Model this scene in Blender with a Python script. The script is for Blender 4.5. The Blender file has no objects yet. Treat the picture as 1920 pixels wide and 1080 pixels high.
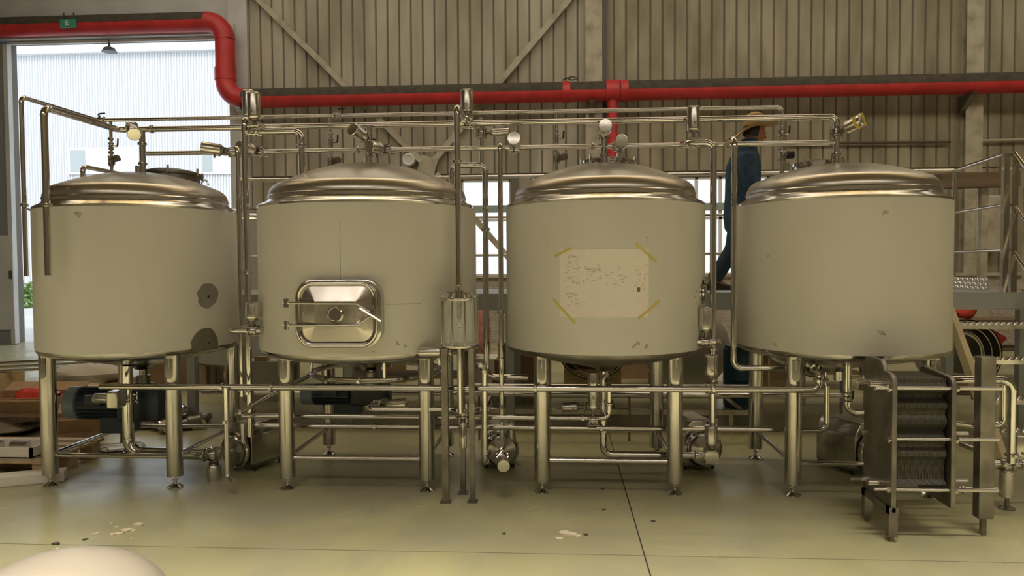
import bpy, bmesh, math, random
from mathutils import Vector as V, Matrix
random.seed(7)
PI = math.pi
S = bpy.context.scene
COL = S.collection
# ------------------------------------------------------------------ camera, world, lights, exposure
FPX = 1390.0
YAW, PITCH, ROLL = math.radians(3.62), math.radians(1.98), math.radians(-0.35)
EYE = V((0, 0, 1.6))
cF = V((-math.sin(YAW)*math.cos(PITCH), math.cos(YAW)*math.cos(PITCH), -math.sin(PITCH)))
_r0 = V((math.cos(YAW), math.sin(YAW), 0)); _u0 = _r0.cross(cF)
cR = _r0*math.cos(ROLL) + _u0*math.sin(ROLL); cU = cR.cross(cF)
cam = bpy.data.cameras.new('camera'); cam.sensor_width = 36; cam.lens = FPX/1920*36; cam.clip_end = 200
camo = bpy.data.objects.new('camera', cam); COL.objects.link(camo)
M = Matrix((cR, cU, -cF)).transposed().to_4x4(); M.translation = EYE; camo.matrix_world = M
S.camera = camo
def ray(px, py): return cF*FPX + cR*(px-960) - cU*(py-540)
def at(px, py, Y):
    d = ray(px, py); return EYE + d*(Y/d.y)
def gp(px, py, z=0.0):
    d = ray(px, py); return EYE + d*((z-1.6)/d.z)

w = bpy.data.worlds.new('sky'); S.world = w; w.use_nodes = True
bg = w.node_tree.nodes['Background']; bg.inputs[0].default_value = (0.86, 0.93, 1.0, 1); bg.inputs[1].default_value = 1.5
sun = bpy.data.lights.new('sun', 'SUN'); sun.energy = 1.2; sun.angle = 0.02; sun.color = (1, .95, .86)
suno = bpy.data.objects.new('sun', sun); COL.objects.link(suno); suno.rotation_euler = (math.radians(52), 0, math.radians(-20))
def area(name, loc, sx, sy, power, col, rot=(0, 0, 0), spread=180):
    l = bpy.data.lights.new(name, 'AREA'); l.shape = 'RECTANGLE'; l.size = sx; l.size_y = sy; l.energy = power; l.color = col; l.spread = math.radians(spread)
    o = bpy.data.objects.new(name, l); COL.objects.link(o); o.location = loc; o.rotation_euler = rot
    return o
WARM = (1.0, .885, .74)
area('unseen_roof_strip', (1.5, 7.2, 8.8), 22, 1.0, 130, (1, .70, .32))
area('unseen_roof_strip', (1.5, .9, 8.8), 22, .6, 1080, WARM, spread=55)
area('unseen_roof_strip', (1.5, -6.4, 8.8), 22, 1.1, 520, WARM)
area('unseen_roof_strip', (1.5, 8.4, 8.8), 22, 1.5, 360, (1, .88, .68), (math.radians(25), 0, 0), spread=140)  # unseen strip, added and tilted to wash the back wall
area('unseen_roof_strip', (1.5, 12.2, 8.8), 22, 1.5, 130, (1, .88, .68))  # unseen strip added near the wall to soften the red pipe's shadow
vs = S.view_settings; vs.view_transform = 'Standard'; vs.look = 'None'; vs.exposure = 0.12; vs.gamma = 1.0; vs.use_curve_mapping = False

# ------------------------------------------------------------------ materials
def mat(name, col, rough=.5, metal=0., col2=None, scale=5., stretch=(1, 1, 1), lo=.4, hi=.65, bump=0., bscale=None, rvar=0., aniso=0., emit=0., alpha=None, trans=0., spec=None, detail=4.):
    m = bpy.data.materials.new(name); m.use_nodes = True
    nt = m.node_tree; p = nt.nodes['Principled BSDF']
    p.inputs['Base Color'].default_value = (*col, 1); p.inputs['Roughness'].default_value = rough; p.inputs['Metallic'].default_value = metal
    if spec is not None: p.inputs['Specular IOR Level'].default_value = spec
    if trans: p.inputs['Transmission Weight'].default_value = trans
    if alpha is not None: p.inputs['Alpha'].default_value = alpha
    if emit:
        p.inputs['Emission Color'].default_value = (*col, 1); p.inputs['Emission Strength'].default_value = emit
    if aniso:
        p.inputs['Anisotropic'].default_value = aniso
        t = nt.nodes.new('ShaderNodeTangent'); t.direction_type = 'RADIAL'; t.axis = 'Z'; nt.links.new(t.outputs[0], p.inputs['Tangent'])
    if col2 or bump or rvar:
        tc = nt.nodes.new('ShaderNodeTexCoord'); mp = nt.nodes.new('ShaderNodeMapping'); mp.inputs['Scale'].default_value = stretch
        nt.links.new(tc.outputs['Object'], mp.inputs[0])
        n = nt.nodes.new('ShaderNodeTexNoise'); n.inputs['Scale'].default_value = scale; n.inputs['Detail'].default_value = detail; nt.links.new(mp.outputs[0], n.inputs[0])
        r = nt.nodes.new('ShaderNodeMapRange'); r.inputs[1].default_value = lo; r.inputs[2].default_value = hi; nt.links.new(n.outputs[0], r.inputs[0])
        if col2:
            mx = nt.nodes.new('ShaderNodeMix'); mx.data_type = 'RGBA'; mx.inputs[6].default_value = (*col, 1); mx.inputs[7].default_value = (*col2, 1)
            nt.links.new(r.outputs[0], mx.inputs[0]); nt.links.new(mx.outputs[2], p.inputs['Base Color'])
        if rvar:
            r2 = nt.nodes.new('ShaderNodeMapRange'); r2.inputs[1].default_value = lo; r2.inputs[2].default_value = hi; r2.inputs[3].default_value = rough; r2.inputs[4].default_value = rough+rvar
            nt.links.new(n.outputs[0], r2.inputs[0]); nt.links.new(r2.outputs[0], p.inputs['Roughness'])
        if bump:
            nb = n
            if bscale:
                nb = nt.nodes.new('ShaderNodeTexNoise'); nb.inputs['Scale'].default_value = bscale; nb.inputs['Detail'].default_value = 3; nt.links.new(mp.outputs[0], nb.inputs[0])
            b = nt.nodes.new('ShaderNodeBump'); b.inputs['Strength'].default_value = bump; b.inputs['Distance'].default_value = .01
            nt.links.new(nb.outputs[0], b.inputs['Height']); nt.links.new(b.outputs[0], p.inputs['Normal'])
    return m
STEEL = mat('brushed_steel', (.62, .60, .57), .15, 1, rvar=.10, scale=9, col2=(.50, .48, .45), stretch=(1, 1, .3))
PIPE = mat('polished_steel_tube', (.68, .66, .63), .10, 1)
DOME = mat('spun_steel_dome', (.62, .58, .52), .33, 1, aniso=.6, col2=(.58, .55, .50), scale=6, stretch=(.4, .4, 4), bump=.03)
CANS = mat('turned_steel_canister', (.72, .70, .66), .24, 1)
DARKST = mat('dull_dark_steel', (.30, .28, .25), .38, 1, col2=(.22, .20, .17), scale=7, rvar=.15)
FILM = mat('cream_protective_film', (.68, .665, .60), .6, 0, spec=.3, col2=(.62, .605, .545), scale=1.6, stretch=(1, 1, .35), lo=.35, hi=.7, bump=.02, bscale=14)
CONC = mat('concrete', (.44, .425, .235), .24, 0, col2=(.275, .265, .155), scale=.9, rvar=.25, lo=.35, hi=.7, bump=.08, bscale=30, detail=8)
nt = CONC.node_tree; pb = nt.nodes['Principled BSDF']; mixn = [n for n in nt.nodes if n.type == 'MIX'][0]; mpn = [n for n in nt.nodes if n.type == 'MAPPING'][0]
n2 = nt.nodes.new('ShaderNodeTexNoise'); n2.inputs['Scale'].default_value = .55; n2.inputs['Detail'].default_value = 9; n2.inputs['Roughness'].default_value = .62; n2.inputs['Distortion'].default_value = 1.6; nt.links.new(mpn.outputs[0], n2.inputs[0])
r3 = nt.nodes.new('ShaderNodeMapRange'); r3.inputs[1].default_value = .45; r3.inputs[2].default_value = .62; r3.inputs[4].default_value = .75; nt.links.new(n2.outputs[0], r3.inputs[0])
m3 = nt.nodes.new('ShaderNodeMix'); m3.data_type = 'RGBA'; m3.inputs[7].default_value = (.30, .292, .205, 1); nt.links.new(r3.outputs[0], m3.inputs[0]); nt.links.new(mixn.outputs[2], m3.inputs[6]); nt.links.new(m3.outputs[2], pb.inputs['Base Color'])
for o_ in nt.nodes:
    if o_.type == 'TEX_COORD':
        gn = nt.nodes.new('ShaderNodeNewGeometry'); nt.links.new(gn.outputs['Position'], mpn.inputs[0]); break
JOINT = mat('joint_filler', (.05, .05, .045), .8)
WALLP = mat('dusty_sheet_panel', (.46, .43, .36), .6, 0, col2=(.27, .24, .185), scale=1.1, stretch=(1.6, 1, .35), lo=.36, hi=.66, detail=8)
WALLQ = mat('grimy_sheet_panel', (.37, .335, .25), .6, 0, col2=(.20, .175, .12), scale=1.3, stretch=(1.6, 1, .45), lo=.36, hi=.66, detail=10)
WALLJ = mat('panel_joint', (.15, .14, .12), .8)
COLM = mat('cream_column_paint', (.46, .43, .35), .6, 0, col2=(.27, .24, .17), scale=3, lo=.45, hi=.7, detail=8)
GREYW = mat('grey_fascia_paint', (.56, .57, .59), .6, 0, col2=(.49, .50, .52), scale=2)
BRICK = mat('whitewashed_brick', (.5, .46, .4), .8)
RED = mat('red_pipe_paint', (.56, .036, .045), .45, 0, col2=(.44, .03, .032), scale=4)
DUST = mat('grey_dust', (.075, .066, .05), .9, 0, col2=(.05, .044, .034), scale=8)
WHITEB = mat('white_corrugated_sheet', (.80, .82, .84), .5)
WFRAME = mat('white_window_frame', (.75, .76, .77), .4)
GREENF = mat('grey_green_frame', (.30, .38, .36), .5)
GLASSW = mat('window_glass', (.9, .95, 1), .05, 0, alpha=.18, spec=.6)
GLASSD = mat('dim_window_glass', (.45, .5, .52), .1, 0)
YARD = mat('yard_concrete', (.62, .62, .60), .7, 0, col2=(.52, .52, .50), scale=.6)
LEAF = mat('yard_leaf', (.14, .26, .06), .7, 0, col2=(.25, .36, .12), scale=6)
BLUEM = mat('dark_blue_motor_paint', (.028, .045, .065), .38, 0, col2=(.02, .03, .04), scale=6)
GREYM = mat('blue_grey_cowl', (.16, .20, .24), .4)
BLACK = mat('black_rubber', (.02, .02, .02), .5)
CARD = mat('cardboard', (.40, .27, .16), .8, 0, col2=(.34, .22, .13), scale=6)
WOOD = mat('raw_pine', (.55, .42, .26), .7, 0, col2=(.42, .30, .17), scale=5, stretch=(1, 8, 8))
FOAM = mat('white_foam', (.80, .77, .70), .7, 0, bump=.1, bscale=60)
TARP = mat('dusty_tarpaulin', (.24, .205, .14), .7, 0, col2=(.13, .11, .075), scale=4, bump=.8, bscale=7)
REDB = mat('red_plastic_bag', (.55, .05, .03), .35, 0, bump=.4, bscale=20)
PINK = mat('pink_wrap_film', (.62, .33, .28), .35, 0, col2=(.42, .14, .11), scale=9, stretch=(4, 1, 1))
GREEN = mat('dark_green_paint', (.02, .08, .055), .5)
PAPER = mat('drawing_paper', (.80, .74, .68), .7, 0, col2=(.77, .71, .65), scale=30)
INK = mat('faint_pencil_print', (.34, .31, .27), .8)
TAPE = mat('yellow_masking_tape', (.62, .50, .12), .6)
GOLD = mat('primed_stringer_paint', (.62, .53, .33), .5, .0, col2=(.5, .43, .28), scale=4)
PLATE = mat('bright_checker_plate', (.75, .75, .74), .28, 1)
GASKET = mat('gasketed_plate_edge', (.075, .066, .045), .55, 0, col2=(.035, .03, .02), scale=20)
GLASS = mat('clear_cylinder_glass', (.95, .97, .96), .03, 0, alpha=.16, spec=.7)
MESHM = mat('perforated_tube', (.16, .145, .125), .5, .4, col2=(.03, .028, .025), scale=90, lo=.45, hi=.55)
NAVY = mat('navy_work_cloth', (.04, .085, .155), .85, 0, col2=(.026, .055, .10), scale=14, bump=.5, bscale=9)
SKIN = mat('tanned_skin', (.34, .16, .09), .55)
HAIR = mat('dark_hair', (.02, .016, .014), .6)
STRAW = mat('woven_straw', (.60, .43, .20), .8, 0, col2=(.44, .30, .12), scale=60, stretch=(1, 1, 3), bump=.3)
BAND = mat('hat_cord', (.16, .10, .05), .8)
SIGNG = mat('green_exit_sign', (.05, .28, .22), .5)
SIGNW = mat('pale_sign_print', (.5, .75, .65), .5)
SCRAP = mat('pale_plaster_scrap', (.62, .55, .40), .8)
SCRAPD = mat('dark_scrap', (.07, .06, .05), .8)
CREAM = mat('cream_film_lid', (.38, .35, .29), .25)
BROWN = mat('weathered_timber', (.17, .12, .075), .8, 0, col2=(.11, .08, .05), scale=4, stretch=(.3, 1, 3))
ROPE = mat('white_cable', (.6, .6, .58), .6)

# ------------------------------------------------------------------ mesh helpers
def frame(d):
    d = d.normalized(); a = V((0, 0, 1)) if abs(d.z) < .95 else V((1, 0, 0))
    u = d.cross(a).normalized(); return u, d.cross(u).normalized()
class B:
    def __init__(s): s.v = []; s.f = []
    def add(s, vs, fs):
        o = len(s.v); s.v += [V(x) for x in vs]; s.f += [tuple(i+o for i in q) for q in fs]; return s
    def box(s, c, d, rz=0., rot=None):
        R = rot or Matrix.Rotation(rz, 3, 'Z'); c = V(c); h = V(d)/2
        s.add([c + R @ V((x*h.x, y*h.y, z*h.z)) for x in (-1, 1) for y in (-1, 1) for z in (-1, 1)],
              [(0, 1, 3, 2), (4, 6, 7, 5), (0, 4, 5, 1), (2, 3, 7, 6), (0, 2, 6, 4), (1, 5, 7, 3)]); return s
    def rings(s, rs, cap=True, close=False):
        n = len(rs[0]); o = len(s.v)
        for r in rs: s.v += r
        m = len(rs)
        for i in range(m if close else m-1):
            a = o+i*n; b = o+((i+1) % m)*n
            for k in range(n): s.f.append((a+k, a+(k+1) % n, b+(k+1) % n, b+k))
        if cap and not close:
            s.f.append(tuple(o+k for k in range(n))[::-1]); s.f.append(tuple(o+(m-1)*n+k for k in range(n)))
        return s
    def cyl(s, p, q, r, r2=None, n=16, cap=True):
        p, q = V(p), V(q); u, w_ = frame(q-p); r2 = r if r2 is None else r2
        c = [(math.cos(2*PI*k/n), math.sin(2*PI*k/n)) for k in range(n)]
        return s.rings([[p+u*r*a+w_*r*b for a, b in c], [q+u*r2*a+w_*r2*b for a, b in c]], cap)
    def lathe(s, p, d, prof, n=32, cap=True):
        """prof: (radius, height along d)"""
        p, d = V(p), V(d).normalized(); u, w_ = frame(d)
        c = [(math.cos(2*PI*k/n), math.sin(2*PI*k/n)) for k in range(n)]
        return s.rings([[p+d*h+u*r*a+w_*r*b for a, b in c] for r, h in prof], cap)
    def tube(s, pts, r, n=12, cap=True, close=False):
        pts = [V(p) for p in pts]; m = len(pts); rs = []; u = None
        for i, p in enumerate(pts):
            a = pts[i-1] if (i or close) else pts[i]; b = pts[(i+1) % m] if (i < m-1 or close) else pts[i]
            t = (b-a).normalized()
            if u is None: u, w_ = frame(t)
            else:
                u = (u - t*u.dot(t)).normalized(); w_ = t.cross(u)
            rr = r[i] if isinstance(r, (list, tuple)) else r
            rs.append([p+(u*math.cos(2*PI*k/n)+w_*math.sin(2*PI*k/n))*rr for k in range(n)])
        return s.rings(rs, cap, close)
    def prism(s, poly, ax):
        """poly: list of points (planar), extruded by vector ax"""
        n = len(poly); P = [V(p) for p in poly]; ax = V(ax)
        s.add(P+[p+ax for p in P], [tuple(range(n))[::-1], tuple(range(n, 2*n))]+[(k, (k+1) % n, n+(k+1) % n, n+k) for k in range(n)]); return s
    def ball(s, c, r, n=14, m=8, sq=(1, 1, 1)):
        c = V(c); rs = []
        for j in range(m+1):
            t = PI*(j/m); rr = max(math.sin(t), .02)
            rs.append([c+V((math.cos(2*PI*k/n)*rr*r*sq[0], math.sin(2*PI*k/n)*rr*r*sq[1], -math.cos(t)*r*sq[2])) for k in range(n)])
        return s.rings(rs)
    def mesh(s, name, m, off=V((0, 0, 0)), sharp=.7):
        me = bpy.data.meshes.new(name); me.from_pydata([tuple(v-off) for v in s.v], [], s.f)
        bm = bmesh.new(); bm.from_mesh(me); bmesh.ops.recalc_face_normals(bm, faces=bm.faces); bm.to_mesh(me); bm.free()
        me.materials.append(m); me.shade_smooth(); me.set_sharp_from_angle(angle=sharp); return me
    def build(s, name, m, parent=None, off=None, sharp=.7):
        root = parent
        while root is not None and root.parent is not None: root = root.parent
        if parent is not None: o0 = root.location.copy()
        else:
            lo = V((min(v.x for v in s.v), min(v.y for v in s.v), min(v.z for v in s.v))); hi = V((max(v.x for v in s.v), max(v.y for v in s.v), 0)); o0 = V(((lo.x+hi.x)/2, (lo.y+hi.y)/2, lo.z))
        if off is not None: o0 = V(off)
        o = bpy.data.objects.new(name, s.mesh(name, m, o0, sharp)); COL.objects.link(o)
        if parent is not None: o.parent = parent
        else: o.location = o0
        return o
def tag(o, label, cat, group=None, kind=None):
    if label: o['label'] = label
    if cat: o['category'] = cat
    if group: o['group'] = group
    if kind: o['kind'] = kind
    return o
def thing(name, loc, label, cat, group=None):
    o = bpy.data.objects.new(name, None); COL.objects.link(o); o.location = loc; o.empty_display_size = .1
    return tag(o, label, cat, group)
def struct(o, label=None): o['kind'] = 'structure'; (label and o.__setitem__('label', label)); return o
def share(src, name, loc, parent, rz=0.):
    o = bpy.data.objects.new(name, src.data); COL.objects.link(o); o.location = loc; o.parent = parent; o.rotation_euler = (0, 0, rz); return o
def bevel(o, w=.004, seg=2):
    md = o.modifiers.new('bevel', 'BEVEL'); md.width = w; md.segments = seg; md.limit_method = 'ANGLE'; return o

# ------------------------------------------------------------------ hall
YW = 14.6
XL, XR, YB, ZR = -15.0, 14.0, -9.0, 9.0
fl = struct(B().box(((XL+XR)/2, (YB+YW)/2+.15, -.06), (XR-XL, YW-YB+.3, .1)).build('floor', JOINT))
xs = [XL, -11.5, -5.52, .46, 6.44, XR]; ys = [YB, -2.0, 4.02, 10.04, YW+.3]
for i in range(5):
    for j in range(4):
        a, b, c, d = xs[i]+.004, xs[i+1]-.004, ys[j]+.004, ys[j+1]-.004
        B().box(((a+b)/2, (c+d)/2, -.005), (b-a, d-c, .01)).build('concrete_slab', CONC, fl)
struct(B().box(((XL+XR)/2, (YB+YW)/2, ZR+.05), (XR-XL, YW-YB, .1)).build('ceiling', mat('roof_sheet', (.22, .17, .10), .6)))
HALLW = mat('hall_side_sheet', (.30, .265, .20), .6)
struct(B().box((XL-.05, (YB+YW)/2, ZR/2), (.1, YW-YB, ZR)).build('wall_left', HALLW))
struct(B().box((XR+.05, (YB+YW)/2, ZR/2), (.1, YW-YB, ZR)).build('wall_right', HALLW))
struct(B().box(((XL+XR)/2, YB-.05, ZR/2), (XR-XL, .1, ZR)).build('wall_front', HALLW))
# back wall: pieces round the door and window openings
dA, dB = at(24, 300, YW).x, at(437, 300, YW).x; dT = at(230, 76, YW).z
wins = [(at(866, 400, YW).x, at(957, 400, YW).x), (at(1262, 400, YW).x, at(1441, 400, YW).x)]
wz0, wz1 = at(1000, 516, YW).z, at(1000, 336, YW).z
wb = B()
def wpart(x0, x1, z0, z1): wb.box(((x0+x1)/2, YW+.1, (z0+z1)/2), (x1-x0, .2, z1-z0))
wpart(XL, dA, 0, ZR); wpart(dA, dB, dT, ZR)
xx = dB
for a, b in wins:
    wpart(xx, a, 0, ZR); wpart(a, b, 0, wz0); wpart(a, b, wz1, ZR); xx = b
wpart(xx, XR, 0, ZR)
wall = struct(wb.build('wall_back', WALLJ))
PW = .233; proto = {}
x = at(470, 200, YW).x
k = 0
def panel(x0, wd, z0, z1):
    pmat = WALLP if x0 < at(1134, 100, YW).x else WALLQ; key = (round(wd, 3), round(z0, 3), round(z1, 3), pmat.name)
    if key not in proto:
        b = B(); b.prism([(-wd/2+.012, 0, z0), (-wd/2+.022, -.02, z0), (wd/2-.022, -.02, z0), (wd/2-.012, 0, z0)], (0, 0, z1-z0))
        proto[key] = b.build('wall_panel', pmat, wall, off=(0, 0, 0), sharp=.3); o = proto[key]
    else: o = share(proto[key], 'wall_panel', (0, 0, 0), wall)
    o.location = V((x0, YW, 0)) - wall.location + V((0, random.uniform(-.004, .002), 0))
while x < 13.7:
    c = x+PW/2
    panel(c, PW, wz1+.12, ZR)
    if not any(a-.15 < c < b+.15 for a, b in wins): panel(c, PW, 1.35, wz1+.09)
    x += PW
for m__ in (WALLP, WALLQ):
    nt_ = m__.node_tree; oi = nt_.nodes.new('ShaderNodeObjectInfo'); va_ = nt_.nodes.new('ShaderNodeVectorMath'); va_.operation = 'ADD'
    mpn = [n for n in nt_.nodes if n.type == 'MAPPING'][0]; tcn = [n for n in nt_.nodes if n.type == 'TEX_COORD'][0]
    nt_.links.new(tcn.outputs['Object'], va_.inputs[0]); nt_.links.new(oi.outputs['Location'], va_.inputs[1]); nt_.links.new(va_.outputs[0], mpn.inputs[0])
# smooth fascia above and beside the door
struct(B().box(((XL+dB)/2, YW-.03, (dT+ZR)/2), (dB-XL, .05, ZR-dT)).build('wall_fascia', GREYW))
struct(B().box(((dB+at(470, 200, YW).x)/2, YW-.06, ZR/2), (at(470, 200, YW).x-dB, .12, ZR)).build('trim_1', GREYW))
struct(B().box(((dA+dB)/2, YW-.12, dT+.12), (dB-dA+.3, .18, .2)).build('trim_2', GREYW))
struct(B().box(((dA+dB)/2, YW-.04, dT-.02), (dB-dA, .06, .05)).build('trim_3', WFRAME))
# whitewashed brick plinth under the windows
pl = B().box(((dB+.6+XR)/2, YW-.09, .65), (XR-dB-.6, .18, 1.3)).build('wall_plinth', BRICK); struct(pl)
nt = BRICK.node_tree; bt = nt.nodes.new('ShaderNodeTexBrick'); bt.inputs['Color1'].default_value = (.50, .46, .40, 1); bt.inputs['Color2'].default_value = (.36, .31, .26, 1); bt.inputs['Mortar'].default_value = (.17, .14, .11, 1)
bt.inputs['Scale'].default_value = 4; bt.inputs['Brick Width'].default_value = .5; bt.inputs['Row Height'].default_value = .25
tc = nt.nodes.new('ShaderNodeTexCoord'); mp = nt.nodes.new('ShaderNodeMapping'); mp.inputs['Rotation'].default_value = (PI/2, 0, 0); mp.inputs['Scale'].default_value = (2, 2, 2)
nt.links.new(tc.outputs['Object'], mp.inputs[0]); nt.links.new(mp.outputs[0], bt.inputs[0]); nt.links.new(bt.outputs[0], nt.nodes['Principled BSDF'].inputs['Base Color'])
struct(B().box(((dB+.6+XR)/2, YW-.12, 1.325), (XR-dB-.6, .24, .05)).build('trim_4', COLM))
# windows
for n_, (a, b) in enumerate(wins):
    wn = bpy.data.objects.new('window_%d' % (n_+1), None); COL.objects.link(wn); wn.location = ((a+b)/2, YW, wz0); struct(wn)
    zs = [wz0, at(1000, 478, YW).z, at(1000, 412, YW).z, wz1]
    nx = 2 if n_ == 0 else 4
    for z, t in zip(zs, (.06, .05, .05, .08)): B().box(((a+b)/2, YW+.06, z), (b-a, .08, t)).build('rail', WFRAME, wn)
    B().box(((a+b)/2, YW+.03, at(1000, 391, YW).z), (b-a, .1, .14)).build('transom', GREENF, wn)
    for i in range(nx+1): B().box((a+(b-a)*i/nx, YW+.06, (wz0+wz1)/2), (.06, .08, wz1-wz0)).build('mullion', WFRAME, wn)
    for i in range(nx):
        for j in range(3): B().box((a+(b-a)*(i+.5)/nx, YW+.07, (zs[j]+zs[j+1])/2), ((b-a)/nx-.06, .01, zs[j+1]-zs[j]-.05)).build('pane', GLASSW, wn)
# columns
def column(name, px0, px1, label):
    a, b = at(px0, 60, YW).x, at(px1, 60, YW).x; c = (a+b)/2
    o = struct(B().box((c, YW-.2, ZR/2), (b-a, .02, ZR)).build(name, COLM), label)
    B().box((c, YW-.03, ZR/2), (b-a, .02, ZR)).build('rear_flange', COLM, o)
    B().box((c, YW-.11, ZR/2), (.03, .16, ZR)).build('web', COLM, o); return o
column('column_1', 1097, 1128, 'cream steel column in the middle of the back wall')
column('column_2', 1802, 1834, 'cream steel column near the right end of the back wall')
def bar(name, pts, r, m, label, cat, square=False, group=None):
    b = B()
    if square:
        p, q = V(pts[0]), V(pts[1]); d = (q-p); L = d.length; rot = d.to_track_quat('X', 'Z').to_matrix(); b.box((p+q)/2, (L, r*2, r*2), rot=rot)
    else: b.tube(pts, r)
    return tag(b.build(name, m), label, cat, group)
tag(B().box(at(1134, 200, YW-.14)*1+V((0, 0, 0)), (.09, .1, 8.0)).build('cable_conduit', mat('conduit_dark', (.10, .09, .08), .6)), 'dark vertical conduit strip beside the middle column', 'conduit').location.z = .55
# X bracing on the wall
def brace(p, q, label):
    return bar('wall_brace', [at(*p, YW-.12), at(*q, YW-.12)], .055, COLM, label, 'brace', True, 'wall braces')
brace((440, -45), (792, 304), 'long diagonal steel brace falling right from the top left')
brace((1105, -45), (812, 304), 'diagonal steel brace falling left from the column top')
brace((818, 326), (985, 520), 'lower diagonal brace crossing the window between two tanks')
g = at(801, 312, YW-.16)
tag(B().box(g, (.34, .02, .38), rot=Matrix.Rotation(.3, 3, 'Y')).build('gusset_plate', COLM), 'rusty gusset plate where the wall braces meet', 'plate')
rg = B(); c = at(766, 299, YW-.4); rg.tube([c+V((math.cos(t), 0, math.sin(t)))*.10 for t in [2*PI*k/24 for k in range(24)]], .018, 8, close=True)
ro = tag(rg.build('wall_ring', WFRAME), 'small white ring fixed on the wall above the second tank', 'ring')
B().cyl(c, c+V((0, .28, 0)), .09, n=20).build('dial', GREYW, ro)
# red fire main with dust on top
def elbowpath(pts, bend, n=8):
    out = [('p', [V(pts[0])])]; segs = []; cur = V(pts[0])
    for i in range(1, len(pts)-1):
        p, q, r_ = V(pts[i-1]), V(pts[i]), V(pts[i+1]); d1 = (q-p).normalized(); d2 = (r_-q).normalized()
        ang = d1.angle(d2)
        if ang < .02: continue
        t = min(bend*math.tan(ang/2), .45*(q-p).length, .45*(r_-q).length); a = q-d1*t; e = q+d2*t
        segs.append(('s', [cur, a]))
        rad = t/math.tan(ang/2); cen = a + (d2-d1*d1.dot(d2)).normalized()*rad
        ax = d1.cross(d2).normalized()
        segs.append(('e', [cen+Matrix.Rotation(ang*k/n, 3, ax) @ (a-cen) for k in range(n+1)])); cur = e
    segs.append(('s', [cur, V(pts[-1])])); return segs
def pipe(name, pts, r, label, m=PIPE, bend=None, clamps=(), group=None, cat='pipe', clamp_r=1.45, n=16, fer=False):
    bend = bend or r*2.6
    base = min((V(p) for p in pts), key=lambda p: p.z)
    o = thing(name, base, label, cat, group)
    for k, sg in elbowpath(pts, bend):
        if k == 's':
            if (sg[1]-sg[0]).length > .002: B().cyl(sg[0], sg[1], r, n=n).build('tube', m, o)
        else:
            B().tube(sg, r*1.04, n).build('elbow', m, o)
            if fer:
                for q, dq in ((sg[0], sg[1]-sg[0]), (sg[-1], sg[-1]-sg[-2])):
                    dq = dq.normalized(); B().cyl(q-dq*.004, q+dq*.004, r*1.12, n=n).build('weld_ring', m, o)
    for seg, t in clamps:
        a, b = V(pts[seg]), V(pts[seg+1]); d = (b-a).normalized(); c = a+(b-a)*t
        q = B().lathe(c-d*.012, d, [(r*1.02, 0), (r*clamp_r, .004), (r*clamp_r*1.05, .012), (r*clamp_r, .02), (r*1.02, .024)], n).build('clamp', STEEL, o)
        u, w_ = frame(d); B().box(c+u*r*clamp_r*1.15, (.014, .014, .022)).box(c+u*r*clamp_r*1.35, (.022, .008, .008)).build('wing_nut', STEEL, q)
    return o
YP = YW-.42
p1 = [at(-60, 52, YP), at(410, 40, YP), at(423, 178, YP), at(1960, 147, YP)]
p1 = [V((at(-60, 60, YP).x, YP, at(200, 46, YP).z)), V((at(421, 46, YP).x, YP, at(200, 46, YP).z)), V((at(421, 46, YP).x, YP, at(900, 176, YP).z)), V((XR-.02, YP, at(900, 176, YP).z))]
rr = .185
fm = pipe('fire_main', p1, rr, 'thick red fire main running along the wall and over the doorway', RED, bend=.36, n=24, cat='pipe')
for i0, i1 in ((0, 1), (2, 3)):
    a, b = p1[i0]+V((.35 if i0 else 0, 0, 0)), p1[i1]-V((0 if i0 else .35, 0, 0)); b_ = B(); rs = []
    for p in (a, b):
        rs.append([p+V((0, math.cos(t), math.sin(t)))*(rr+.004) for t in [PI*(.10+.90*k/10) for k in range(11)]] + [p+V((0, math.cos(t), math.sin(t)))*(rr-.01) for t in [PI*(1.0-.90*k/10) for k in range(11)]])
    b_.rings(rs); b_.build('dust_layer', DUST, fm)
for px in (1062, 1170): 
    c = at(px, 166, YP); c.z = p1[3].z; c.y = YP; B().cyl(c-V((.07, 0, 0)), c+V((.07, 0, 0)), rr*1.1, n=24).build('coupling', RED, fm)
c = at(423, 150, YP); B().cyl(V((p1[1].x, YP, p1[2].z+.36)), V((p1[1].x, YP, p1[2].z+.6)), rr*1.1, n=24).build('coupling', RED, fm)
a = at(1148, 190, YP); B().cyl(V((a.x, YP, p1[3].z)), V((a.x, YP, .05)), .1, n=20).build('riser', RED, fm)
B().cyl(V((a.x-.12, YP, p1[3].z)), V((a.x+.12, YP, p1[3].z)), rr*1.12, n=24).build('coupling', RED, fm)
for px in (452, 1110, 1818):
    a = at(px, 190, YP); a.z = p1[3].z
    br = B().prism([(a.x-.05, YP-.2, a.z-rr), (a.x-.05, YP+.3, a.z-rr), (a.x-.05, YP+.3, a.z-rr-.32)], (.1, 0, 0)); br.build('bracket', DARKST, fm)
sg = at(128, 44, YP-.24); so = thing('exit_sign', sg, 'small green exit sign hanging on the red pipe above the doorway', 'sign')
B().box(sg, (.32, .03, .16)).build('sign_panel', SIGNG, so)
B().ball(sg+V((-.02, -.02, .045)), .018, 8, 6, (1, .3, 1)).tube([sg+V((-.02, -.02, .03)), sg+V((-.01, -.02, -.01)), sg+V((.03, -.02, -.05))], .012, 6).tube([sg+V((-.01, -.02, -.01)), sg+V((-.05, -.02, -.05))], .012, 6).tube([sg+V((-.06, -.02, .0)), sg+V((.04, -.02, .02))], .009, 6).build('running_figure', SIGNW, so)
for dx in (-.1, .1): B().box(sg+V((dx, .02, .14)), (.02, .02, .14)).build('hanger', DARKST, so)
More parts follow.
